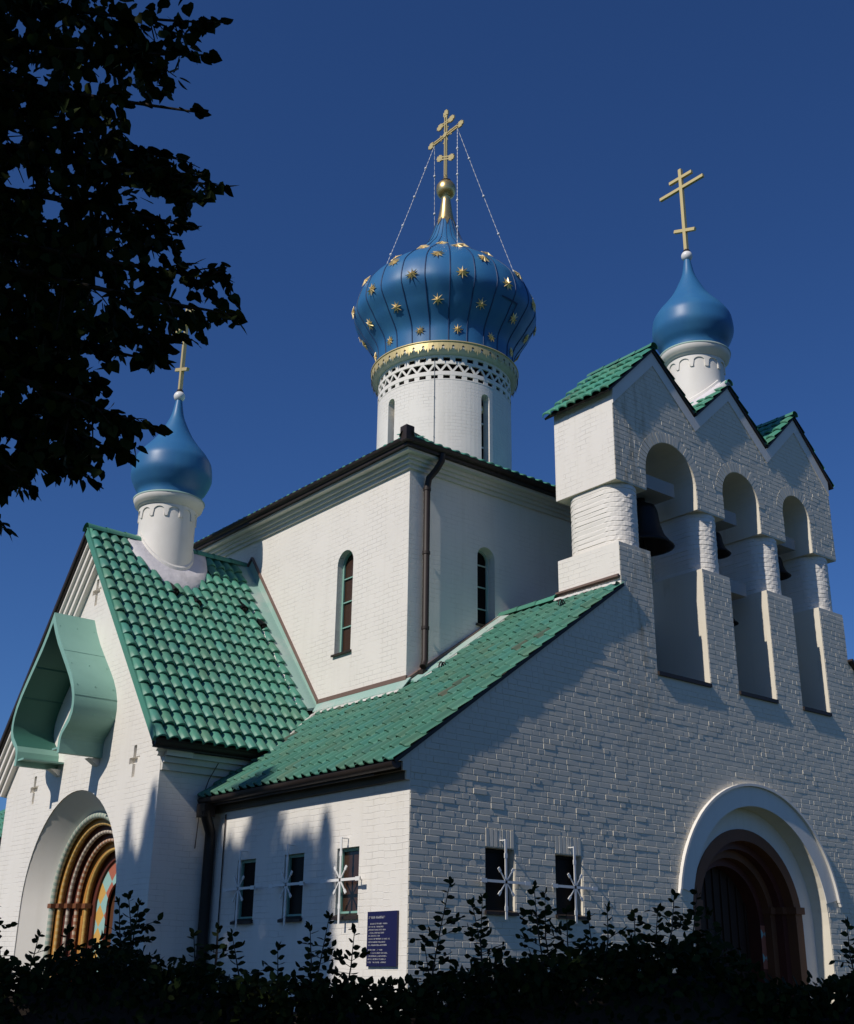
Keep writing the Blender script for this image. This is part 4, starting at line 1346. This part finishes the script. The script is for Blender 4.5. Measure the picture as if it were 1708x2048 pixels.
for (z, a_off, R) in star_rows:
    proto = None
    for k in range(12):
        a = radians(a_off + 30 * k)
        dz = .01
        sl2 = (rdome(z + dz) - rdome(z - dz)) / (2 * dz)
        nrm = Vector((cos(a), sin(a), -sl2)).normalized()
        pos = Vector(dpt(a, z, rdome(z) * 1.005 + .02))
        if proto is None:
            o = star_mesh(R * 1.1).build('star', MT['star_gold'], dome_o, recalc=True)
            proto = o
        else:
            o = proto.copy(); COL.objects.link(o)
        o.parent = dome_o; o.matrix_parent_inverse = parent_world(dome_o).inverted()
        yv = Vector((0, 0, 1)); xv = yv.cross(nrm).normalized(); yv = nrm.cross(xv)
        mt_ = Matrix.Identity(4)
        for i in range(3): mt_[i][0], mt_[i][1], mt_[i][2], mt_[i][3] = xv[i], yv[i], nrm[i], pos[i]
        o.matrix_basis = mt_
# gold finial
fi_ = M()
fi_.lathe([(.235, 18.22), (.215, 18.30), (.17, 18.55), (.13, 18.85), (.115, 19.0), (.13, 19.02)], DX, DY, 24)
fi_.lathe([(.11, 19.0), (.20, 19.06), (.25, 19.16), (.262, 19.25), (.245, 19.36), (.19, 19.45), (.09, 19.52), (.0, 19.53)], DX, DY, 24)
for k in range(8):
    a = 2 * pi * k / 8 + .2
    for s_ in (0,):
        b0, b1 = a - .28, a + .28
        fi_.face([dpt(b0, 18.25, .238), dpt(a, 17.98, .34), dpt(b1, 18.25, .238)])
        fi_.face([dpt(b0, 18.25, .238), dpt(b1, 18.25, .238), dpt(a, 18.32, .225)])
fi_.build('finial', MT['gold'], church, recalc=False)
mm = M(); mm.lathe([(.15, 19.51), (.14, 19.53), (.03, 19.60), (.0, 19.61)], DX, DY, 8, 0, False); mm.build('finial_cap', MT['brown_metal'], church)

# three-barred cross (bars run along y)
def ornate_cross(x, y, zb, zt):
    mm = M(); H = zt - zb
    def tre(yc, zc, dy, dz):      # trefoil end: small stepped plate
        n = Vector((0, dy, dz)).normalized(); t = Vector((0, -n.z, n.y))
        c = Vector((x, yc, zc))
        mm.bar(c - n * .03, c + n * .10, .04, .185, t); mm.bar(c + n * .098, c + n * .155, .038, .10, t)
        mm.bar(c - n * .085, c - n * .029, .038, .125, t)
    def dbl(a, b_, sep):           # double rail
        a = Vector(a); b_ = Vector(b_); n = (b_ - a).normalized(); t = Vector((0, -n.z, n.y))
        for q in (-1, 1): mm.bar(a + t * sep * q, b_ + t * sep * q, .04, .032, t)
    zm = zb + H * .635; zu = zb + H * .815; zl = zb + H * .30
    dbl((x, y, zb), (x, y, zt - .14), .036); tre(y, zt - .135, 0, 1)
    mm.box(x - .02, x + .02, y - .06, y + .06, zb - .03, zb + .10)
    hm, hu, hl, dl_ = .66, .30, .27, .17
    dbl((x + .001, y - hm + .1, zm), (x + .001, y + hm - .1, zm), .036); tre(y + hm - .1, zm, 1, 0); tre(y - hm + .1, zm, -1, 0)
    dbl((x - .001, y - hu + .1, zu), (x - .001, y + hu - .1, zu), .036); tre(y + hu - .1, zu, 1, 0); tre(y - hu + .1, zu, -1, 0)
    dbl((x + .002, y - hl + .06, zl - dl_ * .6), (x + .002, y + hl - .06, zl + dl_ * .6), .036); tre(y + hl - .06, zl + dl_ * .6, 1, .6); tre(y - hl + .06, zl - dl_ * .6, -1, -.6)
    for k in range(8):             # rays in the crossing
        t = pi / 8 + pi * k / 4
        mm.bar((x, y + .05 * cos(t), zm + .05 * sin(t)), (x, y + .22 * cos(t), zm + .22 * sin(t)), .012, .012, (1, 0, 0))
        if k % 2 == 0: mm.ball((x, y + .24 * cos(t), zm + .24 * sin(t)), .022, 6)
    mm.tube([(x - .04, y, zm), (x + .04, y, zm)], .075, 10)
    return mm, zm, hm
mm, czm, chm = ornate_cross(DX - .02, DY, 19.60, 21.80)
cro = mm.build('cross', MT['gilt_paint'], church, recalc=True, label='ornate three-barred gilt cross on the starred dome')
for q in (-1, 1):
    for ang_ in ((-120, -36) if q < 0 else (150, 60)):
        a = Vector((DX - .02, DY + q * (chm - .19), czm - .05)); 
        ze_ = 16.05 if ang_ == -36 else 16.45
        end = Vector(dpt(radians(ang_), ze_, rdome(ze_) * 1.01))
        ch = M()
        nseg = 34; pts = [a.lerp(end, t / nseg) + Vector((0, 0, -.05 * sin(pi * t / nseg))) for t in range(nseg + 1)]
        for i in range(nseg):
            ch.tube([pts[i].lerp(pts[i + 1], .04), pts[i].lerp(pts[i + 1], .5), pts[i].lerp(pts[i + 1], .96)], [.005, .010, .005], 5)
        for t in (.18, .40, .62, .84):
            ch.ball(a.lerp(end, t) + Vector((0, 0, -.05 * sin(pi * t))), .036, 8)
        ch.build('stay_chain', MT['white_metal'], cro)


# --- small domes
def small_dome(ax, ay, ztop_drum, zbot, roofz, collar_r, lab):
    """drum top height = ztop_drum (cornice underside), profile as measured"""
    dz = ztop_drum - 11.11
    d = M()
    R = .535
    d.lathe([(R, zbot), (R, ztop_drum + .02)], ax, ay, 48)
    drum_o = d.build('small_drum', MT['cream_plaster'], church, label=lab)
    # blind arcade in relief
    ar = M(); nA = 12; Ra = R + .022
    for i in range(nA):
        a0 = 2 * pi * i / nA; p_ = 2 * pi / nA; cols = 12
        for k in range(cols):
            u0, u1 = k / cols, (k + 1) / cols
            def zl(u):
                if u < .12 or u > .88: return ztop_drum - .25
                t = (u - .5) / .38
                return ztop_drum - .15 + sqrt(max(0, 1 - t * t)) * .09
            z0a = zl(u0 + 1e-4); z0b = zl(u1 - 1e-4); zt = ztop_drum
            A, B = a0 + u0 * p_, a0 + u1 * p_
            def Q(a, z, r): return (ax + r * cos(a), ay + r * sin(a), z)
            ar.face([Q(A, z0a, Ra), Q(B, z0b, Ra), Q(B, zt, Ra), Q(A, zt, Ra)], 0, None, False)
            ar.face([Q(A, z0a, R - .002), Q(B, z0b, R - .002), Q(B, z0b, Ra), Q(A, z0a, Ra)])
            if k in (2, 10):
                zz0, zz1 = sorted((zl(u0 - .02 if k == 2 else u0 + 1e-4), zl(u0 + 1e-4 if k == 2 else u0 + .1)))
        for u in (.12, .88):
            A = a0 + u * p_
            z0, z1 = ztop_drum - .25, ztop_drum - .15
            ar.face([(ax + R * cos(A), ay + R * sin(A), z0), (ax + Ra * cos(A), ay + Ra * sin(A), z0), (ax + Ra * cos(A), ay + Ra * sin(A), z1), (ax + R * cos(A), ay + R * sin(A), z1)])
    ar.build('blind_arcade', MT['cream_plaster'], drum_o)
    cn_ = M()
    cn_.lathe([(R, ztop_drum), (R + .05, ztop_drum + .01), (R + .06, ztop_drum + .06), (R + .11, ztop_drum + .08), (R + .13, ztop_drum + .15), (R + .145, ztop_drum + .19), (R + .13, ztop_drum + .22), (.5, ztop_drum + .24)], ax, ay, 56)
    cn_.build('drum_cornice', MT['cream_plaster'], drum_o)
    cn_ = M(); cn_.lathe([(R + .15, ztop_drum + .19), (R + .155, ztop_drum + .215), (R + .09, ztop_drum + .245)], ax, ay, 56)
    cn_.build('cornice_flashing', MT['zinc'], drum_o)
    # collar of sheet lead that follows the roof
    co = M(); nn = 48; rows = []
    for k, (r, lift) in enumerate(((R + .002, .215), (R + .028, .205), (R + .028, .15), (R + .006, .145), (R + .04, .15), (R + .5 * (collar_r - R), .135), (collar_r, .125), (collar_r + .012, .05))):
        row = []
        for j in range(nn):
            a = 2 * pi * j / nn
            x, y = ax + r * cos(a), ay + r * sin(a)
            w = (random.random() - .5) * .05 if k >= 5 else 0
            row.append((x, y, roofz(ax + (r + .02) * cos(a), ay + (r + .02) * sin(a)) + lift + w))
        rows.append(row)
    co.grid(rows[:4], 1, False, True); co.grid(rows[3:], 0, True, True)
    co.build('lead_collar', [MT['lead'], MT['cream_plaster']], drum_o)
    zk2 = [11.36, 11.44, 11.6, 11.85, 12.1, 12.3, 12.5, 12.7, 12.95, 13.2, 13.55]
    rk2 = [.60, .605, .70, .785, .762, .66, .50, .355, .225, .125, .062]
    do = M()
    zz = [11.36 + (13.55 - 11.36) * i / 44 for i in range(45)]
    do.lathe([(pchip(zk2, rk2, z), z + dz) for z in zz], ax, ay, 56)
    do.build('small_dome', MT['dome_blue'], church)
    b_ = M(); b_.ball((ax, ay, 13.63 + dz), .115, 16); b_.build('finial', MT['white_metal'], church)
    b_ = M(); b_.lathe([(.075, 13.735 + dz), (.06, 13.77 + dz), (.03, 13.80 + dz)], ax, ay, 10); b_.build('finial_cap', MT['brown_metal'], church)
    c_ = M(); zb = 13.76 + dz; zt = 15.74 + dz; w = .052
    c_.box(ax - .035, ax + .035, ay - .036, ay + .036, zb, zt)
    zm = zb + (zt - zb) * .77; zu = zb + (zt - zb) * .895; zl = zb + (zt - zb) * .245
    c_.box(ax - .031, ax + .031, ay - .56, ay + .56, zm - .033, zm + .033)
    c_.box(ax - .0315, ax + .0315, ay - .29, ay + .29, zu - .033, zu + .033)
    c_.bar((ax, ay - .255, zl - .09), (ax, ay + .255, zl + .09), .062, .066, (0, 0, 1))
    c_.build('cross', MT['gilt_paint'], church, recalc=True)


GC = (GX[1] + GX[2]) / 2
def roof_mid(x, y): return GPK + .02 - abs(x - 7.42) * (GPK - GE - .12) / 1.06
def roof_tr(x, y): return RZ - sl_ * abs(8.0 - y)
small_dome(7.46, .69, 11.11, 9.0, roof_mid, .74, 'round drum astride the middle gable of the bell wall')
small_dome(.25, 8.0, 8.36, 6.4, roof_tr, .83, 'round drum astride the ridge of the left arm')


# --- bells in the openings (things of their own)
def bell(name, x, y, zrim, R, H, lab, hs):
    root = tag(empty('bell', (x, y, zrim)), lab, 'bell', 'bells hanging in the bell gable')
    b_ = M()
    prof = [(.0, zrim + H), (.25 * R, zrim + H * .99), (.45 * R, zrim + H * .93), (.52 * R, zrim + H * .8), (.58 * R, zrim + H * .5), (.70 * R, zrim + H * .25), (.88 * R, zrim + H * .08), (R, zrim), (.93 * R, zrim), (.75 * R, zrim + H * .12), (.5 * R, zrim + H * .5), (.0, zrim + H * .85)]
    b_.lathe(prof, x, y, 28)
    b_.tube([(x, y, zrim + H * .95), (x, y, zrim + H + .14)], R * .13, 8)
    b_.build('bell_body', MT['bronze'], root)
    c_ = M(); c_.tube([(x, y, zrim + H * .8), (x, y, zrim - .02)], .018, 6); c_.ball((x, y, zrim - .02), R * .12, 8)
    c_.build('clapper', MT['bronze'], root)
    k = M(); k.box(x - hs[0], x + hs[0], y - hs[1], y + hs[1], zrim + H + .10, zrim + H + .10 + hs[2])
    k.build('headstock', MT['concrete'], root)
bell('b', 5.58, .66, 6.95, .53, .80, 'largest dark bronze bell, hanging in the left opening of the bell gable', (.40, .42, .25))
bell('b', 7.46, .60, 7.24, .31, .42, 'medium dark bell in the upper half of the middle opening', (.26, .36, .24))
bell('b', 7.60, .62, 5.96, .27, .38, 'small dark bell hung low in the middle opening below the other', (.26, .36, .24))
bell('b', 9.31, .60, 7.22, .30, .40, 'dark bell hanging in the narrow right opening of the bell gable', (.24, .34, .22))

# --- notice board at the corner
sg = tag(empty('notice_board', (-.02, .47, .12)), 'dark blue notice board with white lettering on the sunlit wall near the corner', 'sign')
mm = M(); mm.box(-.035, -.004, .165, .768, .12, .766)
mm.build('board', MT['sign_blue'], sg)
mm = M()
rs = random.Random(3)
def marks(y0, y1, z, h):
    y = y0
    while y > y1:
        w = h * rs.uniform(.45, .7)
        if rs.random() < .16: y -= w * .9; continue
        for k in range(rs.choice((2, 2, 3))):
            if rs.random() < .55: mm.box(-.0385, -.0353, y - w * (k * .35) - h * .11, y - w * (k * .35), z, z + h)
            else: mm.box(-.0385, -.0353, y - w * .8, y, z + h * rs.choice((0, .42, .85)), z + h * rs.choice((0, .42, .85)) + h * .13)
        y -= w
marks(.735, .39, .682, .028)
for k, (a, b_) in enumerate(((.70, .36), (.735, .43), (.735, .38), (.72, .42), (.735, .5), (.735, .30), (.735, .38), (.735, .36), (.735, .45), (.735, .34), (.735, .36), (.735, .38), (.735, .37))):
    z = .612 - k * .036 - (.02 if k > 7 else 0)
    marks(a, b_, z, .017)
mm.build('lettering', MT['sign_white'], sg)

# ------------------------------------------------------------------ vegetation
def leaf(mm, p, d, nrm, L, W, col, kind='heart'):
    d = d.normalized(); s_ = d.cross(nrm)
    if s_.length < 1e-3: s_ = Vector((1, 0, 0))
    s_.normalize(); n = s_.cross(d)
    if kind == 'heart': sh = ((0.0, 0.0), (-.06, .28), (.18, .50), (.48, .44), (.78, .20), (1.0, 0.0))
    else: sh = ((0.0, 0.0), (.10, .22), (.35, .48), (.65, .42), (.88, .18), (1.0, 0.0))
    b = len(mm.v)
    mid = [p, p + d * (L * .5) - n * (L * .05), p + d * L - n * L * random.uniform(.0, .18)]
    mm.v.append(tuple(mid[0])); mm.v.append(tuple(mid[2]))
    for sd in (1, -1):
        for (t, w) in sh[1:-1]:
            mm.v.append(tuple(p + d * (L * t) + s_ * (sd * W * w) + n * (L * (.12 * w - .10 * t * t))))
    mm.fi([b, b + 2, b + 3, b + 4, b + 5, b + 1], 0, None, True, col)
    mm.fi([b, b + 1, b + 9, b + 8, b + 7, b + 6], 0, None, True, col)


def rv():
    while True:
        v = Vector((random.uniform(-1, 1), random.uniform(-1, 1), random.uniform(-1, 1)))
        if .05 < v.length < 1: return v.normalized()


def inpoly(x, y, poly):
    c = False; n = len(poly); j = n - 1
    for i in range(n):
        xi, yi = poly[i]; xj, yj = poly[j]
        if (yi > y) != (yj > y) and x < (xj - xi) * (y - yi) / (yj - yi) + xi: c = not c
        j = i
    return c


# linden whose outer branches hang into the view
lt = tag(empty('linden_tree', (-13.2, -8.2, GZ)), 'dark linden tree whose leafy branches hang into the upper left sky', 'tree')
crown_poly = [(-200, -200), (405, -200), (410, 0), (430, 60), (410, 120), (375, 150), (350, 180), (425, 200), (425, 245), (330, 222), (230, 225), (240, 255), (300, 285), (340, 320), (400, 335), (470, 352), (470, 398), (395, 402), (380, 440), (360, 470), (310, 480), (270, 500), (330, 512), (400, 515), (462, 535), (488, 638), (425, 655), (380, 690), (330, 725), (255, 735), (175, 765), (235, 800), (300, 842), (315, 870), (262, 915), (200, 955), (90, 965), (20, 980), (-200, 1000)]
holes = [(70, 150, 22), (30, 270, 26), (40, 360, 34), (105, 410, 24), (25, 520, 18), (200, 575, 26), (150, 700, 16), (60, 780, 16), (235, 455, 18), (140, 320, 16), (20, 880, 20), (180, 160, 20), (300, 60, 18), (190, 860, 14), (310, 600, 12), (374, 655, 17), (366, 705, 12), (330, 430, 13), (280, 640, 12), (250, 365, 13), (330, 110, 14), (200, 680, 12)]
fol = M(); wood = M()
def lcol():
    k = random.uniform(.6, 1.35)
    return (k * random.uniform(.85, 1.2), k, k * random.uniform(.7, 1.0))
limbs = [((-250, -60), (120, 40), (445, 45), 7.2), ((-250, 60), (100, 110), (420, 110), 6.8), ((-260, 120), (150, 190), (400, 225), 6.5), ((-250, 200), (120, 260), (330, 310), 7.4),
         ((-250, 240), (160, 330), (455, 375), 6.6), ((-250, 330), (140, 400), (385, 455), 6.9), ((-250, 380), (150, 470), (350, 485), 7.6), ((-250, 430), (160, 520), (455, 560), 6.7),
         ((-250, 470), (170, 580), (472, 630), 6.4), ((-250, 520), (150, 640), (385, 680), 7.0), ((-250, 560), (120, 690), (335, 725), 7.3), ((-250, 600), (90, 740), (200, 765), 6.9),
         ((-250, 640), (110, 790), (320, 860), 6.6), ((-250, 690), (80, 850), (268, 915), 6.9), ((-250, 740), (60, 880), (190, 965), 7.2), ((-250, 790), (20, 910), (70, 985), 6.8), ((-250, 860), (-60, 960), (14, 1060), 6.7)]
def okleaf(px, py):
    for hx, hy, hr in holes:
        if (px - hx) ** 2 + (py - hy) ** 2 < hr * hr * random.uniform(.6, 1.5): return False
    return True
twig_leaf = 0
for (a, b_, c, dep) in limbs:
    P0 = at(*a, dep + random.uniform(.3, .9)); P1 = at(*b_, dep + .2); P2 = at(*c, dep)
    pts = []
    for i in range(15):
        t = i / 14
        pts.append(P0 * (1 - t) ** 2 + P1 * (2 * t * (1 - t)) + P2 * t * t)
    wood.tube(pts, [.022 * (1 - i / 15) + .004 for i in range(15)], 6)
    for i in range(4, 15):
        p = pts[i]; d = (pts[min(i + 1, 14)] - pts[i - 1]).normalized()
        # side twigs with leaves in two rows, hanging
        for k in range(3):
            sd = (rv() * .8 + d * .9 + Vector((0, 0, -.35))).normalized(); L = random.uniform(.12, .38) * (1.25 - i / 22)
            tp = [p, p + sd * L * .5, p + sd * L + Vector((0, 0, -.03))]
            pe = topx(tp[2])
            if pe is None or not inpoly(pe[0], pe[1], crown_poly): continue
            wood.tube(tp, [.006, .005, .003], 4)
            n = int(L / .045) + 1
            for j in range(n + 1):
                q = tp[0].lerp(tp[2], (j + .4) / (n + .4))
                for rep in range(2):
                    ld = (sd * .5 + rv() * .8 + Vector((0, 0, -.55))).normalized()
                    pp = topx(q)
                    if pp and okleaf(pp[0], pp[1]):
                        S = random.uniform(.05, .088)
                        leaf(fol, q + ld * .02, ld, rv() * .7 + Vector((0, 0, .6)), S, S * .95, lcol())
        ld = (d + rv() * .4).normalized(); S = random.uniform(.06, .09)
        leaf(fol, p, ld, rv() * .6 + Vector((0, 0, 1)), S, S * .95, lcol())
    for k in range(5):                         # tip cluster
        ld = (pts[-1] - pts[-2]).normalized() + rv() * .7 + Vector((0, 0, -.3)); S = random.uniform(.06, .1)
        leaf(fol, pts[-1] - (pts[-1] - pts[-2]) * random.random(), ld, rv() * .6 + Vector((0, 0, 1)), S, S * .95, lcol())
# inner mass of the crown in view
cnt = 0; tries = 0
while cnt < 4000 and tries < 60000:
    tries += 1
    px_ = random.uniform(-190, 470); py_ = random.uniform(-190, 1000)
    if not inpoly(px_ + 16, py_ + 8, crown_poly) or not inpoly(px_ + 16, py_ - 14, crown_poly) or not okleaf(px_, py_): continue
    edge = 1.0 if px_ < 130 else max(.12, .85 - (px_ - 130) / 300)
    if py_ > 820: edge *= .55
    if random.random() > edge: continue
    p = at(px_, py_, random.uniform(6.3, 9.0) - .0)
    S = random.uniform(.05, .085) * (p - CAM).length / 7.0
    leaf(fol, p, rv() + Vector((0, 0, -.7)), rv() * .7 + Vector((0, 0, .6)), S, S * .95, lcol())
    cnt += 1
# the rest of the crown: left of and above the view, it shades the hedge and these branches
cc = Vector((-12.9, -7.6, 7.6)); blobs = []
for k in range(40):
    d = rv(); blobs.append((cc + Vector((d.x * 3.2, d.y * 3.9, d.z * 3.3)), random.uniform(1.5, 2.2)))
cnt = 0
while cnt < 38000:
    c, r = random.choice(blobs)
    p = c + rv() * r * random.uniform(.45, 1.0)
    if p.z < 1.6: continue
    pp = topx(p)
    if pp and -120 < pp[0] < 1850 and -120 < pp[1] < 2200: continue
    if p.y > -2.9 and p.x > -12: continue
    if (p - CAM).length < 1.5: continue
    S = random.uniform(.13, .24)
    leaf(fol, p, rv() + Vector((0, 0, -.6)), rv() * .7 + Vector((0, 0, .6)), S, S * .95, lcol())
    cnt += 1
fol.build('foliage', MT['linden_leaf'], lt)
tk = M()
T0 = Vector((-13.2, -8.2, GZ - .1))
tk.tube([T0, T0 + Vector((0, 0, .4)), T0 + Vector((.05, .02, 2)), T0 + Vector((.0, .1, 4)), T0 + Vector((.2, .3, 7)), T0 + Vector((.2, .5, 10.5))], [.42, .33, .28, .24, .15, .05], 14)
tk.build('trunk', MT['bark'], lt)
hub = [T0 + Vector((.0, .1, 3.6)), T0 + Vector((.1, .2, 5)), T0 + Vector((.2, .3, 6.5)), T0 + Vector((.2, .4, 8.2))]
for (a, b_, c, dep) in limbs[::3]:
    P0 = at(*a, dep + .5); h = min(hub, key=lambda q: abs(q.z - P0.z + 1.2))
    wood.tube([h, h.lerp(P0, .5) + Vector((0, 0, .35)), P0], [.10, .06, .02], 8)
for c, r in blobs[:14]:
    h = min(hub, key=lambda q: abs(q.z - c.z + .8))
    pp = topx(c)
    if pp and -250 < pp[0] < 1900 and -250 < pp[1] < 2200: continue
    wood.tube([h, h.lerp(c, .55) + Vector((0, 0, .25)), c], [.11, .06, .015], 7)
wood.build('limbs', MT['bark'], lt)

# hornbeam hedge in front
HF = Vector((CF.x, CF.y, 0)).normalized(); HRt = Vector((HF.y, -HF.x, 0))
HD = 7.1
def hp(t, d, z): return CAM + HF * (HD + d) + HRt * t + Vector((0, 0, z))
hpx = [(-900, 1880), (0, 1868), (60, 1895), (130, 1915), (210, 1895), (300, 1870), (350, 1868), (410, 1905), (470, 1900), (560, 1930), (680, 1925), (760, 1935), (830, 1935), (900, 1915), (1000, 1895), (1100, 1890), (1200, 1870), (1300, 1860), (1370, 1870), (1420, 1930), (1500, 1945), (1600, 1915), (1708, 1905), (2600, 1890)]
def htop(t):
    px_ = 854 + t / HD * FPX * .94
    for (x0, y0), (x1, y1) in zip(hpx[:-1], hpx[1:]):
        if x0 <= px_ <= x1:
            y = y0 + (y1 - y0) * (px_ - x0) / (x1 - x0)
            return (1957 + .013 * (px_ - 854) - y - 32) / FPX * HD
    return .2
hedge = tag(empty('hedge', hp(0, 0, GZ)), 'dark leafy hornbeam hedge along the bottom of the view', 'hedge')
hl = M(); hw_ = M()
def hcol():
    k = random.uniform(.55, 1.3)
    return (k * random.uniform(.85, 1.25), k, k * random.uniform(.65, .95))
# woody core
rows = []
for i in range(61):
    t = -6 + 12 * i / 60; z = htop(t) - .16
    rows.append([hp(t, -.30 + random.uniform(-.03, .03), GZ), hp(t, -.34 + random.uniform(-.04, .04), z - .35), hp(t, -.18, z + random.uniform(-.04, .02)), hp(t, .18, z + random.uniform(-.04, .02)), hp(t, .34, z - .35), hp(t, .30, GZ)])
hw_.grid(rows, 0, True); hw_.face(rows[0]); hw_.face(list(reversed(rows[-1])))
for i in range(30000):
    t = random.uniform(-5.6, 5.6); zt = htop(t)
    u = random.random()
    if u < .50:
        d = random.uniform(-.42, .42); z = zt - .10 + random.uniform(-.14, .08) - .25 * max(0, abs(d) - .25)
    elif u < .88:
        z = zt - random.random() ** 1.6 * (zt - GZ); d = -.40 + random.uniform(-.10, .07)
    else:
        z = zt - random.random() * (zt - GZ); d = .40 + random.uniform(-.07, .10)
    S = random.uniform(.04, .068)
    leaf(hl, hp(t, d, z), rv() + HF * (-.3 if d < 0 else .3), rv() + Vector((0, 0, .5)) - HF * .4, S, S * .66, hcol(), 'oval')
# upright shoots with leaves set alternately
shoots = [(22, 1840), (72, 1828), (88, 1812), (35, 1800), (310, 1822), (330, 1812), (352, 1828), (452, 1880), (492, 1872), (520, 1882), (600, 1902), (655, 1868), (690, 1850), (735, 1872), (860, 1900), (905, 1785), (945, 1825), (962, 1815), (1056, 1795), (1076, 1806), (1112, 1840), (1150, 1850), (1188, 1832), (1235, 1842), (1275, 1836), (1310, 1810), (1347, 1806), (1368, 1842), (1615, 1860), (1645, 1875), (1690, 1885), (180, 1885), (230, 1875)]
random.seed(21)
for (px_, py_) in shoots:
    d = random.uniform(-.25, .3)
    t = (px_ - 854) / (FPX * .94) * (HD + d); zt = (1957 + .013 * (px_ - 854) - py_) / FPX * (HD + d)
    z0 = htop(t) - .12
    lean = random.uniform(-.25, .25)
    a = hp(t + lean * (zt - z0) * -1, d, z0); e_ = hp(t, d + random.uniform(-.05, .05), zt)
    mid = a.lerp(e_, .5) + HRt * random.uniform(-.02, .02)
    hw_.tube([a, mid, e_], [.006, .004, .002], 5)
    n = max(4, int((zt - z0) / .030)); sd = 1
    for j in range(n):
        f = (j + 1) / n
        q = a.lerp(mid, f * 2) if f < .5 else mid.lerp(e_, f * 2 - 1)
        for rep in range(2 if f < .75 else 1):
            ld = (HRt * sd * random.uniform(.7, 1.2) + HF * random.uniform(-.7, .7) + Vector((0, 0, random.uniform(.0, .55)))).normalized()
            S = random.uniform(.036, .058) * (1 - .35 * max(0, f - .7))
            # side shoots low on the stem
            if f < .7 and random.random() < .35:
                q2 = q + ld * random.uniform(.06, .14)
                hw_.tube([q, q2], .002, 4)
                for m_ in range(4):
                    leaf(hl, q.lerp(q2, (m_ + 1) / 4), ld + rv() * .8, rv() - HF * .8, S, S * .68, hcol(), 'oval')
            else: leaf(hl, q, ld, rv() - HF * .8, S, S * .68, hcol(), 'oval')
            sd = -sd
    for m_ in range(3): leaf(hl, e_ - Vector((0, 0, .012 * m_)), Vector((random.uniform(-.8, .8), random.uniform(-.5, .5), .7)), rv() - HF * .6, .042, .027, hcol(), 'oval')
hl.build('foliage', MT['hedge_leaf'], hedge)
hw_.build('stems', MT['bark'], hedge)


# slim conifers left of the view: their tops throw the soft pointed shadows on the lower walls
def conifer(x, y, ztop, rad, taper, seed, lab):
    R_ = random.Random(seed)
    root = tag(empty('conifer_tree', (x, y, GZ)), lab, 'tree', 'slim conifers on the sunny side of the church')
    tkk = M(); tkk.tube([(x, y, GZ - .1), (x, y, GZ + 1), (x, y, ztop * .6), (x, y, ztop)], [.2, .17, .08, .012], 10)
    tkk.build('trunk', MT['bark'], root)
    fo = M()
    n = int(2600 + 4200 * rad)
    for i in range(n):
        d = (ztop - GZ - .5) * (R_.random() ** 1.25)
        rr = rad * min(1, (d / taper)) ** .8 + .03
        q = sqrt(R_.random()) * rr * R_.uniform(.8, 1.08); a = R_.uniform(0, 2 * pi)
        p = Vector((x + q * cos(a), y + q * sin(a), ztop - d))
        S = R_.uniform(.18, .34) * min(1, .4 + rr); k_ = R_.uniform(.6, 1.2)
        dr = Vector((cos(a) * .5, sin(a) * .5, R_.uniform(.5, 1.2))).normalized(); sd = Vector((-sin(a), cos(a), R_.uniform(-.5, .5))).normalized()
        fo.face([p - sd * S * .3, p - dr * S * .3, p + sd * S * .3, p + dr * S], 0, None, False, (k_, k_, k_))
    fo.build('foliage', MT['needle'], root)
    return root
def shade(xw, yw, zw, t, rad, taper, seed, lab):
    """the tip stands t metres out on the sun ray through the wall point where its shadow ends"""
    conifer(xw - t, yw - .085 * t, zw + .87 * t, rad, taper, seed, lab)
shade(0, 3.40, 2.85, 16.0, .80, 1.9, 1, 'tallest slim conifer of the row left of the church')
shade(0, 2.50, 1.66, 17.5, .92, .9, 2, 'broad blunt conifer of the row left of the church')
shade(0, 1.83, 2.02, 15.0, .26, 1.0, 3, 'thinnest conifer of the row, beside the broad blunt one')
shade(0, 4.35, 1.66, 17.0, .85, .8, 4, 'low conifer standing behind the tallest one of the row')
shade(0, 4.70, 2.30, 15.5, .24, 1.2, 5, 'slim conifer between the low one and the spired one')
shade(-1, 5.02, 2.62, 16.5, .42, 1.5, 6, 'spired conifer whose shadow touches the corner of the left arm')
shade(-1, 5.78, 2.25, 18.0, .20, .9, 7, 'thin conifer whose shadow points up beside the painted portal')
shade(-1, 5.65, 1.50, 16.0, 1.0, .9, 8, 'broad low conifer whose shadow covers the foot of the left arm')
